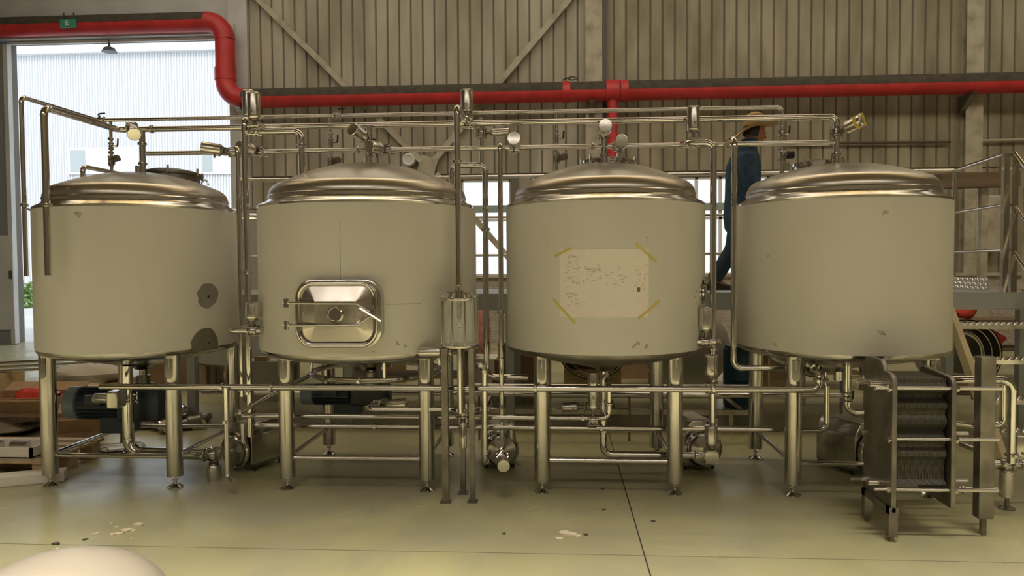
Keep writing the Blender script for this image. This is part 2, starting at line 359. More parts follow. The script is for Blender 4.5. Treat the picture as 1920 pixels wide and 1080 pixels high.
a = at(1068, 152, YP-.1); tag(B().tube([a+V((-.14, 0, .02)), a+V((-.05, 0, .06)), a+V((.05, 0, .02)), a+V((.16, 0, .05)), a+V((.05, .0, .085)), a+V((-.1, 0, .04))], .012, 6).build('wire_loop', BLACK), 'loop of black wire lying on top of the red pipe', 'wire').location.z = p1[3].z+rr+.002
# door leaf, outside lamp
dl = thing('door_1', (at(10, 400, YW).x, YW-.2, 0), 'grey steel sliding door leaf pushed open at the far left', None); struct(dl)
x0, x1 = -12.6, at(22, 400, YW-.3).x
B().box(((x0+x1)/2, YW-.25, 3.02), (x1-x0, .08, 6.0)).build('leaf', mat('door_blue_grey', (.22, .235, .26), .5), dl)
for xx in (x1-.04,): B().box((xx, YW-.25, 3.02), (.09, .12, 6.0)).build('edge_strip', GREYW, dl)
a = at(8, 530, YW-.3); B().box(a, (.4, .04, 1.9)).build('wicket_panel', GREYW, dl)
a = at(22, 515, YW-.3); B().box(a, (.08, .06, .16)).build('latch', DARKST, dl)
a = at(205, 88, YW-.05); lm = thing('flood_lamp', a, 'small dark floodlight hanging under the doorway lintel', 'lamp')
B().lathe(a+V((0, 0, -.1)), V((0, 0, 1)), [(.15, 0), (.13, .03), (.1, .08), (.05, .1)], 16).build('shade', GREYM, lm); B().cyl(a, a+V((0, 0, .14)), .025).build('stem', DARKST, lm)
# wall conduit at right, timber beam
bar('wall_conduit', [at(1478, 269, YW-.1), at(1782, 266, YW-.1)], .025, mat('rusty_conduit', (.10, .075, .05), .7), 'thin rusty conduit running along the right part of the back wall', 'conduit')
bar('wall_conduit', [at(1840, 264, YW-.1), at(1960, 260, YW-.1)], .025, COLM, 'pale thin conduit right of the right column', 'conduit')
bar('timber_beam', [at(1758, 340, 11.5), at(1905, 336, 11.5)], .11, BROWN, 'dark weathered timber beam behind the stair railing', 'beam', True)
a = at(1790, 440, 11.7); zt0 = at(1830, 338, 11.5).z-.115; tag(B().box((a.x+.3, 11.5, zt0/2), (.1, .1, zt0)).box((a.x+.95, 11.5, zt0/2), (.1, .1, zt0)).box((a.x+.62, 11.5, zt0*.45), (.6, .06, .1)).build('beam_trestle', COLM), 'pale two-post trestle carrying the timber beam', 'trestle')
cb = thing('wall_cabinet', at(1848, 420, YW-.2), 'grey electrical cabinet on the wall behind the stair railing', 'cabinet')
a = at(1848, 420, YW-.15); B().box(a, (.42, .2, 1.05)).build('body', GREYW, cb); B().box(a+V((0, -.11, 0)), (.38, .02, 1.0)).build('door', COLM, cb)
# ------------------------------------------------------------------ outside
YF_ = 31.0
struct(B().box((-14, 32, -.08), (70, 34, .1)).build('ground_yard', YARD))
fz = at(200, 101, YF_).z
fb = thing('factory_building', (-18, YF_, 0), 'white corrugated factory building across the yard', 'building')
b = B(); n = 170; prof = []
fx0, fx1 = at(-300, 300, YF_).x, at(560, 300, YF_).x
for i in range(n):
    s0 = fx0+(fx1-fx0)*i/n; st = (fx1-fx0)/n
    prof += [(s0, YF_, 0), (s0+st*.55, YF_, 0), (s0+st*.65, YF_-.06, 0), (s0+st*.9, YF_-.06, 0)]
m_ = len(prof); b.add([V((x, y, 0)) for x, y, _ in prof]+[V((x, y, fz)) for x, y, _ in prof], [(i, i+1, m_+i+1, m_+i) for i in range(m_-1)])
b.build('corrugated_wall', WHITEB, fb, sharp=.2)
B().box(((fx0+fx1)/2, YF_-.1, fz+.1), (fx1-fx0, .4, .2)).build('eaves', WHITEB, fb)
B().box(((fx0+fx1)/2, YF_+3, fz/2), (fx1-fx0, 5.8, fz-.1)).build('core', WHITEB, fb)
for px0, px1, y0, y1, np_ in ((130, 258, 281, 322, 4), (377, 470, 279, 322, 4)):
    a, c = at(px0, y0, YF_-.1), at(px1, y1, YF_-.1); W_ = (c.x-a.x)
    f_ = B().box(((a.x+c.x)/2, YF_-.08, (a.z+c.z)/2), (W_+.16, .1, a.z-c.z+.16)).build('window', WFRAME, fb)
    for i in range(np_): B().box((a.x+W_*(i+.5)/np_, YF_-.13, (a.z+c.z)/2), (W_/np_-.08, .02, a.z-c.z-.06)).build('pane', GLASSD if i in (0,) else WHITEB, f_)
def bush(name, p, r, n, label):
    b = B()
    for i in range(n):
        d = V((random.gauss(0, 1), random.gauss(0, 1), random.gauss(0, 1))).normalized()*r*random.uniform(.4, 1); d.z = abs(d.z)
        c = V(p)+d; u, w_ = frame(V((random.gauss(0, 1), random.gauss(0, 1), random.gauss(0, 1)))); s_ = r*.12
        b.add([c-u*s_, c+w_*s_*.5, c+u*s_, c-w_*s_*.5], [(0, 1, 2, 3)])
    o = thing(name, p, label, 'bush'); b.build('foliage', LEAF, o)
    B().cyl(V(p), V(p)+V((0, 0, r*.7)), .03, n=8).build('stem', BROWN, o); return o
a = gp(47, 575); bush('yard_bush', (a.x, a.y, 0), 1.0, 500, 'green bush outside seen past the edge of the sliding door')
# ------------------------------------------------------------------ tanks
YC, YFR, YRR = 5.59, 5.11, 6.07
ZB, ZT = .985, 2.005
def cylpt(X, R, ang, z, dr=0.): return V((X+(R+dr)*math.sin(ang), YC-(R+dr)*math.cos(ang), z))
def tank(X, R, apex, legs, label, dark=False, yc=YC, rear=True, zb=ZB, zt=ZT):
    t = thing('brewing_tank', (X, yc, 0), label, 'tank', 'film-clad brewing tanks'); c = V((X, yc, 0)); up = V((0, 0, 1))
    B().lathe(c, up, [(R-.012, zb), (R-.002, zb), (R, zb+.008), (R, zt-.006), (R-.004, zt), (R-.02, zt)], 96, cap=False).build('cladding', FILM, t, sharp=.9)
    rd = R*.905
    B().lathe(c, up, [(R-.003, zt-.002), (R-.001, zt+.012), (R-.012, zt+.022), (rd+.012, zt+.045), (rd+.004, zt+.055), (rd, zt+.055)], 96, cap=False).build('shoulder_ring', STEEL, t)
    prof = [(rd, zt+.04), (rd, zt+.085)]; kr = .11
    for i in range(1, 9): a = PI/2*.78*i/8; prof.append((rd-kr+kr*math.cos(a), zt+.085+kr*math.sin(a)*.92))
    r1, z1 = prof[-1]
    for i in range(1, 13):
        q = 1-i/12; r_ = r1*q; prof.append((max(r_, .01), z1+(apex-z1)*(1-(q**2.0)*.92-.08*q)))
    B().lathe(c, up, prof, 96).build('dome', DOME, t, sharp=1.2)
    B().lathe(c, up, [(rd+.001, zt+.078), (rd+.006, zt+.083), (rd+.001, zt+.088)], 96, cap=False).build('dome_bead', STEEL, t)
    B().lathe(c, up, [(R-.004, zb+.002), (R-.006, zb-.016), (R-.02, zb-.036), (R-.06, zb-.052), (R*.6, zb-.10), (R*.12, zb-.17), (.06, zb-.20)], 96).build('bottom_cone', STEEL if not dark else DARKST, t, sharp=1.0)
    for i, (lx, ly) in enumerate(legs):
        lg = B().cyl((lx, ly, .085), (lx, ly, zb-.03), .055, n=24).build('leg', STEEL, t)
        B().lathe((lx, ly, 0), up, [(.052, .0), (.054, .008), (.03, .022), (.016, .03), (.012, .035), (.012, .09)], 20).build('foot', PIPE, lg)
        B().lathe((lx, ly, .055), up, [(.022, 0), (.022, .014)], 6).build('lock_nut', PIPE, lg)
        if ly < yc:
            b = B(); n = 8
            out = [(-.026, zb-.05), (-.026, zb-.17)] + [(-.026*math.cos(PI*k/n), zb-.17-.026*math.sin(PI*k/n)) for k in range(1, n)] + [(.026, zb-.17), (.026, zb-.05)]
            b.prism([(lx+x, ly-math.sqrt(.057**2-x*x)-.004, z) for x, z in out], (0, .02, 0)); b.build('doubler_plate', PIPE, lg)
    zbr = .225
    for i, j in ((0, 1), (2, 3), (0, 2), (1, 3)):
        a, b_ = V((*legs[i], zbr)), V((*legs[j], zbr)); B().cyl(a, b_, .0165, n=14).build('brace', PIPE, t)
    B().cyl(c+V((0, 0, zb-.19)), c+V((0, 0, zb-.27)), .03, n=16).build('outlet', PIPE, t)
    B().cyl(c+V((0, 0, apex-.02)), c+V((0, 0, apex+.05)), .026, n=16).build('inlet', PIPE, t)
    return t
def lg4(a, b): return [(a, YFR), (b, YFR), (a, YRR), (b, YRR)]
TX = [-3.252, -1.442, .34, 2.055]; TR = [.715, .812, .732, .724]; AP = [2.315, 2.36, 2.335, 2.305]
T1 = tank(TX[0], TR[0], AP[0], lg4(-3.69, -2.755), 'leftmost cream-clad brewing tank with two grey cut-out patches')
T2 = tank(TX[1], TR[1], AP[1], lg4(-1.93, -.93), 'second cream-clad tank with a rectangular steel manway door')
T3 = tank(TX[2], TR[2], AP[2], lg4(-.12, .79), 'third cream-clad tank with a taped paper drawing on its front', dark=True)
T4 = tank(TX[3], TR[3], AP[3], lg4(1.585, 2.49), 'rightmost plain cream-clad tank behind the plate heat exchanger')
# panel seams on the film of the second tank
def seam(t, X, R, a0, a1, z0, z1):
    n = 12; b = B(); pts = [(a0+(a1-a0)*k/n, z0+(z1-z0)*k/n) for k in range(n+1)]
    b.tube([cylpt(X, R, a, z, -.0005) for a, z in pts], .0022, 5); b.build('seam', mat('seam', (.36, .34, .29), .6), t)
def surf(px, py, X, R, dr=0.):
    """where the view ray meets the tank's cylinder"""
    d = ray(px, py); o = EYE-V((X, YC, 0)); a = d.x*d.x+d.y*d.y; b = 2*(o.x*d.x+o.y*d.y); c = o.x**2+o.y**2-(R+dr)**2
    k = (-b-math.sqrt(max(b*b-4*a*c, 0)))/(2*a); p = EYE+d*k
    return math.atan2(p.x-X, -(p.y-YC)), p.z
a0, z0 = surf(637, 412, TX[1], TR[1]); a1, z1 = surf(637, 525, TX[1], TR[1]); seam(T2, TX[1], TR[1], a0, a0, z0, z1)
a0, z0 = surf(722, 571, TX[1], TR[1]); a1, z1 = surf(790, 571, TX[1], TR[1]); seam(T2, TX[1], TR[1], a0, a1, z0, z0)
def patch(t, X, R, cx, cy, rad, m, name, irr, half=False, dr=.003, zmin=None, label=None):
    ca, cz = surf(cx, cy, X, R); n = 36; b = B(); rng = random.Random(cx); ring = []
    for k in range(n):
        th = 2*PI*k/n; q = rad*(1+irr*(.6*math.sin(2*th+cx)+.7*math.sin(3*th+cy)+.35*math.sin(7*th)+(.8*rng.uniform(-1, 1) if 2.2 < th < 3.6 else 0))); z = cz+q*math.sin(th)
        if zmin is not None: z = max(z, zmin)
        ring.append((ca+q*math.cos(th)/R, z))
    vs = []
    for f in (1, .6, .2): vs.append([cylpt(X, R, ca+(a-ca)*f, cz+(z-cz)*f, dr) for a, z in ring])
    b.rings(vs); o = b.build(name, m, t)
    if label: o['label'] = label
    return o
PATCHM = mat('bare_grey_steel', (.33, .31, .29), .5, .3, col2=(.27, .255, .24), scale=8)
pa = patch(T1, TX[0], TR[0], 390, 554, .094, PATCHM, 'cutout', .07, label='bare steel patch where the film is cut away')
patch(T1, TX[0], TR[0], 390, 556, .010, BLACK, 'drill_hole', .0, dr=.005)
patch(T1, TX[0], TR[0], 386, 645, .118, mat('dark_olive_plate', (.16, .15, .10), .55), 'cutout', .05, zmin=ZB-.02, label='dark plate patch at the lower edge')
patch(T1, TX[0], TR[0], 391, 643, .038, mat('olive_ring', (.2, .185, .125), .5), 'pad', .0, dr=.006)
patch(T1, TX[0], TR[0], 391, 643, .009, BLACK, 'drill_hole', .0, dr=.009)
# marks on the films
SMUDGE = mat('film_smudge', (.40, .37, .30), .7)
for T_, X, R, pts in ((T1, TX[0], TR[0], ((147, 402, 8),)), (T2, TX[1], TR[1], ((745, 644, 5), (760, 649, 4), (700, 660, 3))), (T3, TX[2], TR[2], ((1195, 644, 6), (1212, 649, 5), (1188, 650, 4), (1026, 456, 2), (1214, 446, 3), (1305, 546, 4), (1303, 556, 4), (1305, 568, 4))), (T4, TX[3], TR[3], ((1454, 646, 5), (1660, 398, 6), (1713, 529, 2), (1655, 625, 6), (1440, 480, 4), (1648, 622, 3)))):
    for px, py, s_ in pts: patch(T_, X, R, px, py, s_*.0024, SMUDGE, 'smudge', .5, dr=.0012)
# dome manways
def dome_z(X, R, ap, x, y):
    rd = R*.905; kr = .11; a = PI/2*.78; r1 = rd-kr+kr*math.cos(a); z1 = ZT+.085+kr*math.sin(a)*.92
    q = min(math.hypot(x-X, y-YC)/r1, 1); return z1+(ap-z1)*(1-q*q*.92-.08*q)
def manway(i, px, py, Y, r, m, tilt, label=None):
    X, R, ap = TX[i], TR[i], AP[i]; T_ = (T1, T2, T3, T4)[i]
    c = at(px, py, Y); c.z = dome_z(X, R, ap, c.x, Y)
    d = V(((c.x-X)*.22, (Y-YC)*.22, 1)).normalized()
    o = B().lathe(c-d*.05, d, [(r*.92, 0), (r*.92, .085), (r*1.02, .088), (r*1.02, .108), (r*.95, .112)], 36).build('manway', m, T_)
    B().lathe(c+d*.062, d, [(r*.95, 0), (r*.8, .012), (r*.4, .028), (.01, .035)], 36).build('manway_lid', m, o)
    u, w_ = frame(d)
    for k in range(6):
        t = 2*PI*k/6+.3; q = c+(u*math.cos(t)+w_*math.sin(t))*r*1.04
        B().cyl(q+d*.03, q+d*.09, .009, n=8).build('clamp_bolt', PIPE, o)
    if label: o['label'] = label
manway(3, 1530, 310, 5.85, .19, PIPE, 0); manway(2, 1140, 306, 5.80, .2, PIPE, 0); manway(0, 325, 328, 5.85, .22, DARKST, 0, 'dark manway lid on the dome')
a = at(384, 340, 5.72); a.z = dome_z(TX[0], TR[0], AP[0], a.x, a.y)
B().tube([a+V((-.03, 0, 0)), a+V((-.02, 0, .03)), a+V((0, 0, .045)), a+V((.02, 0, .03)), a+V((.03, 0, 0))], .007, 8).build('lifting_lug', PIPE, T1)
# manway door of the second tank
def rrect(w_, h, r, n=6):
    out = []
    for cx, cy, a0 in ((w_/2-r, h/2-r, 0), (-w_/2+r, h/2-r, PI/2), (-w_/2+r, -h/2+r, PI), (w_/2-r, -h/2+r, 1.5*PI)):
        for k in range(n+1): t = a0+PI/2*k/n; out.append((cx+r*math.cos(t), cy+r*math.sin(t)))
    return out
ca, cz = surf(638, 587, TX[1], TR[1]); nrm = V((math.sin(ca), -math.cos(ca), 0)); tx = V((math.cos(ca), math.sin(ca), 0)); zz = V((0, 0, 1))
mc = cylpt(TX[1], TR[1], ca, cz)
MW, MH = .53, .425
def mp_(x, z, d): return mc+tx*x+zz*z+nrm*d
def ringmesh(w_, h, r, prof):
    b = B(); rs = []
    for ins, d in prof: rs.append([mp_(x, z, d) for x, z in rrect(w_-2*ins, h-2*ins, max(r-ins, .01))])
    return b, rs
b, rs = ringmesh(MW+.03, MH+.02, .11, [(0, -.06), (0, .045), (.012, .05), (.03, .05), (.04, .04)]); md = b.rings(rs, cap=False).build('manway_door', STEEL, T2)
b = B().tube([mp_(x-.008, z-.004, .056) for x, z in rrect(MW-.02, MH-.02, .1, 10)], .017, 12, close=True); b.build('gasket_ring', PIPE, md)
b, rs = ringmesh(MW-.05, MH-.05, .085, [(0, .05), (.004, .056)]); b.rings(rs, cap=False).build('inner_lip', STEEL, md)
bw, bh = (MW-.055)/2, (MH-.055)/2; iw, ih = .135, .082
b = B()
def fac(o): return o
FACET = mat('pressed_steel_facet', (.60, .56, .52), .2, 1, rvar=.08, scale=5)
oc = rrect(2*bw, 2*bh, .08, 4)
ic = [(iw if x > 0 else -iw, ih if z > 0 else -ih) for x, z in oc]
n = len(oc); b.add([mp_(x-.008, z, .052) for x, z in oc]+[mp_(x-.008, z, .088) for x, z in ic], [(k, (k+1) % n, n+(k+1) % n, n+k) for k in range(n)])
b.add([mp_(x-.008, z, .088) for x, z in ((-iw, -ih), (iw, -ih), (iw, ih), (-iw, ih))], [(0, 1, 2, 3)]); b.build('pressed_panel', FACET, md, sharp=.2)
c = mp_(-.008, -.002, .088); B().lathe(c, nrm, [(.052, 0), (.052, .01), (.046, .014), (.042, .01), (.040, .003)], 28).build('sight_port', PIPE, md)
for s_ in (1, -1):
    z = .072*s_; a_ = mp_(-.33, z, .085); k_ = mp_(.14, z-.003*s_, .105); e_ = mp_(.235, .006*s_, .112)
    B().tube([a_, mp_(-.26, z, .1), k_, e_], .008, 8).build('swing_arm', PIPE, md)
    B().cyl(a_+zz*.028, a_-zz*.028, .016, n=12).cyl(a_-tx*.02, a_+tx*.02, .012, n=10).cyl(a_, mp_(-.33, z, -.02), .009, n=8).build('hinge', PIPE, md)
B().cyl(mp_(.235, 0, .09), mp_(.235, 0, .135), .02, n=12).cyl(mp_(.235, 0, .02), mp_(.235, 0, .09), .011, n=8).build('clamp_screw', PIPE, md)
B().cyl(mp_(.165, .04, .135), mp_(.30, -.045, .135), .008, n=8).build('clamp_handle', PIPE, md)
# paper drawing on the third tank
sa, sz = surf(1049, 468, TX[2], TR[2]); sb_, sz2 = surf(1216, 595, TX[2], TR[2])
sh = thing('drawing_sheet', cylpt(TX[2], TR[2], (sa+sb_)/2, sz2), 'paper plan taped to the front of the third tank', 'paper')
def curved(a0, a1, z0, z1, dr, n=14):
    b = B(); vs = []
    for k in range(n+1):
        a = a0+(a1-a0)*k/n
        vs += [cylpt(TX[2], TR[2], a, z0, dr), cylpt(TX[2], TR[2], a, z1, dr), cylpt(TX[2], TR[2], a, z1, dr-.0008), cylpt(TX[2], TR[2], a, z0, dr-.0008)]
    fs = []
    for k in range(n):
        for j in range(4): fs.append((k*4+j, k*4+(j+1) % 4, k*4+4+(j+1) % 4, k*4+4+j))
    return b.add(vs, fs+[(0, 1, 2, 3), (n*4, n*4+1, n*4+2, n*4+3)])
curved(sa, sb_, sz2, sz, .003).build('sheet', PAPER, sh)
ik = B(); rng = random.Random(3)
def lines(u0, v0, u1, v1, n):
    for i in range(n):
        u = rng.uniform(u0, u1); v = rng.uniform(v0, v1); L = rng.uniform(.01, .05); hz = rng.random() < .65
        uu = u+(L if hz else .004); vv = v+(.006 if hz else L)
        q = curved(sa+(sb_-sa)*u, sa+(sb_-sa)*min(uu, .99), sz+(sz2-sz)*v, sz+(sz2-sz)*min(vv, .99), .0036, 1); ik.add(q.v, q.f)
lines(.06, .08, .22, .5, 34); lines(.28, .22, .48, .46, 34); lines(.5, .2, .72, .55, 20); lines(.82, .2, .97, .6, 24); lines(.06, .6, .22, .85, 20)
ik.build('printed_lines', INK, sh)
curved(sa+(sb_-sa)*.865, sa+(sb_-sa)*.9, sz+(sz2-sz)*.56, sz+(sz2-sz)*.625, .004, 1).build('title_block', mat('dark_print', (.16, .15, .14), .8), sh)
def tape(p, q, w_):
    a, za = surf(*p, TX[2], TR[2]); c, zc = surf(*q, TX[2], TR[2]); d = V(((c-a)*TR[2], zc-za)); nn = V((-d.y, d.x)).normalized()*w_/2; n = 6; b = B(); vs = []; fs = []
    for k in range(n+1):
        f = k/n
        for s_ in (1, -1):
            for dr in (.0045, .0038): vs.append(cylpt(TX[2], TR[2], a+(c-a)*f+s_*nn.x/TR[2], za+(zc-za)*f+s_*nn.y, dr))
    for k in range(n):
        o = k*4; fs += [(o, o+4, o+6, o+2), (o+1, o+3, o+7, o+5), (o, o+1, o+5, o+4), (o+2, o+6, o+7, o+3)]
    b.add(vs, fs+[(0, 2, 3, 1), (n*4, n*4+1, n*4+3, n*4+2)]).build('tape_strip', TAPE, sh)
tape((1040, 481), (1072, 465), .016); tape((1192, 457), (1231, 491), .016); tape((1038, 561), (1079, 606), .016); tape((1197, 597), (1236, 564), .016)
# side nozzle of third tank
ca, cz = surf(1318, 548, TX[2], TR[2]); q = cylpt(TX[2], TR[2], ca, cz); nd = V((math.sin(ca), -math.cos(ca), 0))
nz = B().lathe(q-nd*.01, nd, [(.085, 0), (.085, .014), (.06, .02), (.058, .03), (.02, .034)], 24).build('side_nozzle', STEEL, T3)
B().box(q+nd*.02+V((0, 0, .075)), (.03, .03, .03)).build('clamp', DARKST, nz)
# ------------------------------------------------------------------ valves
def valve(P, ax, d, label, L=.155, r=.047, pr=.024, s=.085, m=CANS, group='pneumatic valves', tapeband=False):
    P, ax, d = V(P), V(ax).normalized(), V(d).normalized()
    o = thing('actuated_valve', P, label, 'valve', group)
    bd = B().lathe(P-ax*.032, ax, [(pr*1.05, 0), (pr*1.7, .003), (pr*1.75, .012), (pr*1.35, .017), (pr*1.5, .032), (pr*1.35, .047), (pr*1.75, .052), (pr*1.7, .061), (pr*1.05, .064)], 20).build('valve_body', STEEL, o)
    u = ax.cross(d).normalized()
    for t in (45, 135, 225, 315):
        q = (u*math.cos(math.radians(t))+d*math.sin(math.radians(t)))*pr*1.75
        B().cyl(P+q-ax*.042, P+q+ax*.042, .0055, n=6).build('bolt', PIPE, bd)
    yk = B().cyl(P+d*pr*1.2, P+d*(s-.004), .011, n=10)
    for t in (1, -1): yk.cyl(P+d*pr*1.3+u*r*.55*t, P+d*s+u*r*.55*t, .0065, n=8)
    yk.lathe(P+d*(s-.014), d, [(r*.7, 0), (r*.75, .012)], 16); yk.build('yoke', DARKST, o)
    a = B().lathe(P+d*s, d, [(r*.9, 0), (r, .006), (r, L*.12), (r*.975, L*.125), (r*.975, L*.15), (r, L*.155), (r, L-.012), (r*.97, L-.008), (r*.97, L-.004)], 28).build('actuator', m, o)
    B().lathe(P+d*(s+L-.006), d, [(r*1.03, 0), (r*1.03, .006), (r*.95, .010), (r*.3, .012)], 28).build('end_cap', m, a)
    B().cyl(P+d*(s+L*.3)+u*r, P+d*(s+L*.3)+u*(r+.022), .008, n=8).build('air_fitting', DARKST, a)
    if tapeband: B().lathe(P+d*(s+L*.62), d, [(r+.001, 0), (r+.002, .001), (r+.002, .022), (r+.001, .023)], 28, cap=False).box(P+d*(s+L+.007), (.02, .006, r*2.1), rot=d.to_track_quat('Y', 'Z').to_matrix()).build('tape_band', TAPE, a)
    return o
def hand_valve(P, ax, d, label, pr=.017):
    P, ax, d = V(P), V(ax).normalized(), V(d).normalized(); o = thing('hand_valve', P, label, 'valve', 'small hand valves')
    B().lathe(P-ax*.03, ax, [(pr, 0), (pr*1.8, .003), (pr*1.8, .01), (pr*1.3, .014), (pr*1.5, .03), (pr*1.3, .046), (pr*1.8, .05), (pr*1.8, .057), (pr, .06)], 16).build('valve_body', STEEL, o)
    B().cyl(P, P+d*.05, .008, n=8).build('stem', PIPE, o)
    B().tube([P+d*.05, P+d*.055+ax*.015, P+d*.058+ax*.06], .007, 8).build('handle', BLACK, o); return o
def clampring(o, P, ax, r):
    ax = V(ax).normalized(); u, w_ = frame(ax)
    q = B().lathe(V(P)-ax*.012, ax, [(r, 0), (r*1.55, .004), (r*1.6, .012), (r*1.55, .02), (r, .024)], 16).build('clamp', STEEL, o)
    B().cyl(V(P)+u*r*1.3, V(P)+u*(r*1.3+.035), .006, n=8).box(V(P)+u*(r*1.3+.03), (.02, .008, .02)).build('wing_nut', STEEL, q)
UP = V((0, 0, 1)); DX = V((1, 0, 0)); DY = V((0, 1, 0))
# ------------------------------------------------------------------ overhead pipework
zh2 = at(900, 231, YC).z; zh3 = at(900, 278, YC).z; YH1 = 5.80; zh1 = at(900, 212, YH1).z
inl = [267, 693, 1132, 1568]
xi = [at(inl[0], 280, YC).x, at(inl[1], 290, YC).x, at(inl[2], 300, YC).x, at(inl[3], 290, YC).x]
# supply H2 (wide) with front drop at the left and down into tank 4
yl = 4.76; xl = at(85, 300, yl).x
pipe('overhead_main', [V((xl, yl, at(90, 516, yl).z)), V((xl, yl, zh2)), V((xl, YC, zh2)), V((xi[3], YC, zh2)), V((xi[3], YC, AP[3]-.02))], .0225, 'thick overhead steel pipe from the left drop to the rightmost tank', bend=.05, clamps=((0, .42), (2, .05), (3, .75)), fer=True)
# H1 thin
yl1 = YH1/1.172; xl1 = at(43, 300, yl1).x; x1e = at(1466, 260, YH1).x
o = pipe('overhead_pipe', [V((xl1, yl1, at(48, 518, yl1).z)), V((xl1, yl1, zh1)), V((xl1, YH1, zh1)), V((x1e, YH1, zh1)), V((x1e, YH1, 2.18))], .0155, 'thin upper overhead pipe with an elbow right of the man in the straw hat', bend=.04, clamps=((0, .4), (3, .35), (3, .6), (3, .85)), fer=True)
# bracket holding the thin drop to tank 1's shoulder
a = V((xl1, yl1, 2.0)); e = cylpt(TX[0], TR[0], -1.25, 2.0)
B().cyl(a, e, .008, n=8).build('stay_rod', PIPE, o)
# H3
x3s = at(275, 287, YC).x
pipe('transfer_pipe', [V((x3s, YC, zh3)), V((xi[3], YC, zh3))], .0185, 'middle overhead pipe crossing just above all four tank domes', clamps=((0, .12), (0, .32), (0, .36), (0, .53), (0, .66), (0, .69), (0, .85)), fer=True)
# inlets into the domes
for i, lab in ((0, 'short vertical inlet pipe on the leftmost tank dome'), (1, 'short vertical inlet pipe on the second tank dome'), (2, 'short vertical inlet pipe on the third tank dome')):
    pipe('inlet_pipe', [V((xi[i], YC, zh2-.01)), V((xi[i], YC, AP[i]-.02))], .0225 if i != 1 else .018, lab, clamps=((0, .75), (0, .3)), group='tank inlet pipes')
# thin drops from H1
for px, i, lab in ((208, 0, 'leftmost'), (620, 1, 'second'), (1043, 2, 'third')):
    x = at(px, 260, YH1).x; z = dome_z(TX[i], TR[i], AP[i], x, YH1)
    pipe('spray_pipe', [V((x, YH1, zh1)), V((x, YH1, z-.03))], .0125, 'thin vertical spray pipe down into the %s tank dome' % lab, clamps=((0, .28), (0, .48), (0, .66), (0, .86)), group='thin spray pipes')
    hand_valve((x, YH1, zh1-.21), UP, DX, 'small hand valve halfway down the thin pipe of the %s tank' % lab, .0125)
    valve((x, YH1, zh1-.36 if i else zh1-.32), UP, V((.9, -.5, .1)), 'small valve head low on the thin pipe of the %s tank' % lab, L=.05, r=.026, pr=.0125, s=.035, m=DARKST, group='small valve heads')
x = x1e; hand_valve((x, YH1, zh1-.2), UP, DX, 'blue-handled hand valve right of the straw hat'); valve((x, YH1, zh1-.36), UP, DX, 'black dial valve on the thin pipe by the rightmost dome', L=.05, r=.03, pr=.0155, s=.035, m=BLACK, group='small valve heads')
hand_valve((at(633, 212, YH1).x, YH1, zh1), DX, UP, 'hand valve on top of the thin overhead pipe above second tank', .0155)
hand_valve((at(190, 213, YH1).x, YH1, zh1), DX, V((-.4, -.3, 1)), 'hand valve where the thin pipe turns above the leftmost tank', .0155)
a, b = at(155, 312, 5.3), at(245, 326, 5.9)
pipe('vent_pipe', [V((a.x, 5.3, dome_z(TX[0], TR[0], AP[0], a.x, 5.3)-.03)), V((a.x, 5.3, a.z)), V((a.x, 5.9, a.z)), V((a.x, 5.9, dome_z(TX[0], TR[0], AP[0], a.x, 5.9)-.02))], .017, 'short looped vent pipe on the leftmost tank dome', bend=.04)
# overhead valves
valve((at(245, 240, YC-.1).x, YC-.08, zh2), DX, V((.5, -.75, -.35)), 'slanted steel valve under the pipe bend above the leftmost tank', L=.15)
valve((at(437, 279, YC).x, YC, zh3), DX, V((-.93, -.3, .12)), 'steel valve lying along the pipe right of the leftmost tank dome', L=.14)
valve((at(697, 268, YC).x, YC-.02, at(697, 268, YC).z), UP, V((-.42, -.85, .32)), 'tilted steel valve above the second dome, the upper one', L=.13)
valve((at(726, 283, YC).x, YC, zh3), DX, V((-.42, -.9, -.02)), 'tilted steel valve above the second dome, the lower one', L=.13)
valve((at(965, 277, YC).x, YC, zh3), DX, V((.03, -1, .18)), 'steel valve facing the camera between second and third domes', L=.12)
valve((xi[2], YC, at(1132, 250, YC).z), UP, V((.0, -1, .1)), 'upper steel valve facing the camera above the third dome', L=.12)
valve((at(1160, 277, YC).x, YC, zh3), DX, V((.02, -1, .02)), 'lower steel valve facing the camera right of third dome inlet', L=.12)
valve((xi[3], YC, at(1568, 250, YC).z), UP, V((.55, -.75, .3)), 'steel valve with a strip of yellow tape above the rightmost tank', L=.13, tapeband=True)
valve((at(876, 231, YC).x, YC, zh2), DX, V((0, 0, 1)), 'upright steel valve topping the pipe bend between second and third tanks', L=.16)
valve((at(1300, 275, YC-.1).x, YC-.1, zh3+.0), DX, V((0, 0, 1)), 'upright steel valve on the pipe loop right of the third dome', L=.17)
valve((at(467, 231, YC).x, YC, zh2), DX, V((0, 0, 1)), 'taller upright steel valve between the first and second domes', L=.19)
yv = 5.25
valve(at(477, 245, yv), DX, V((0, 0, 1)), 'nearer upright steel valve between the first and second domes', L=.18)
valve((at(487, 281, YC).x, YC, zh3), DX, V((-.35, -.93, .05)), 'steel valve facing the camera left of the second dome', L=.12)
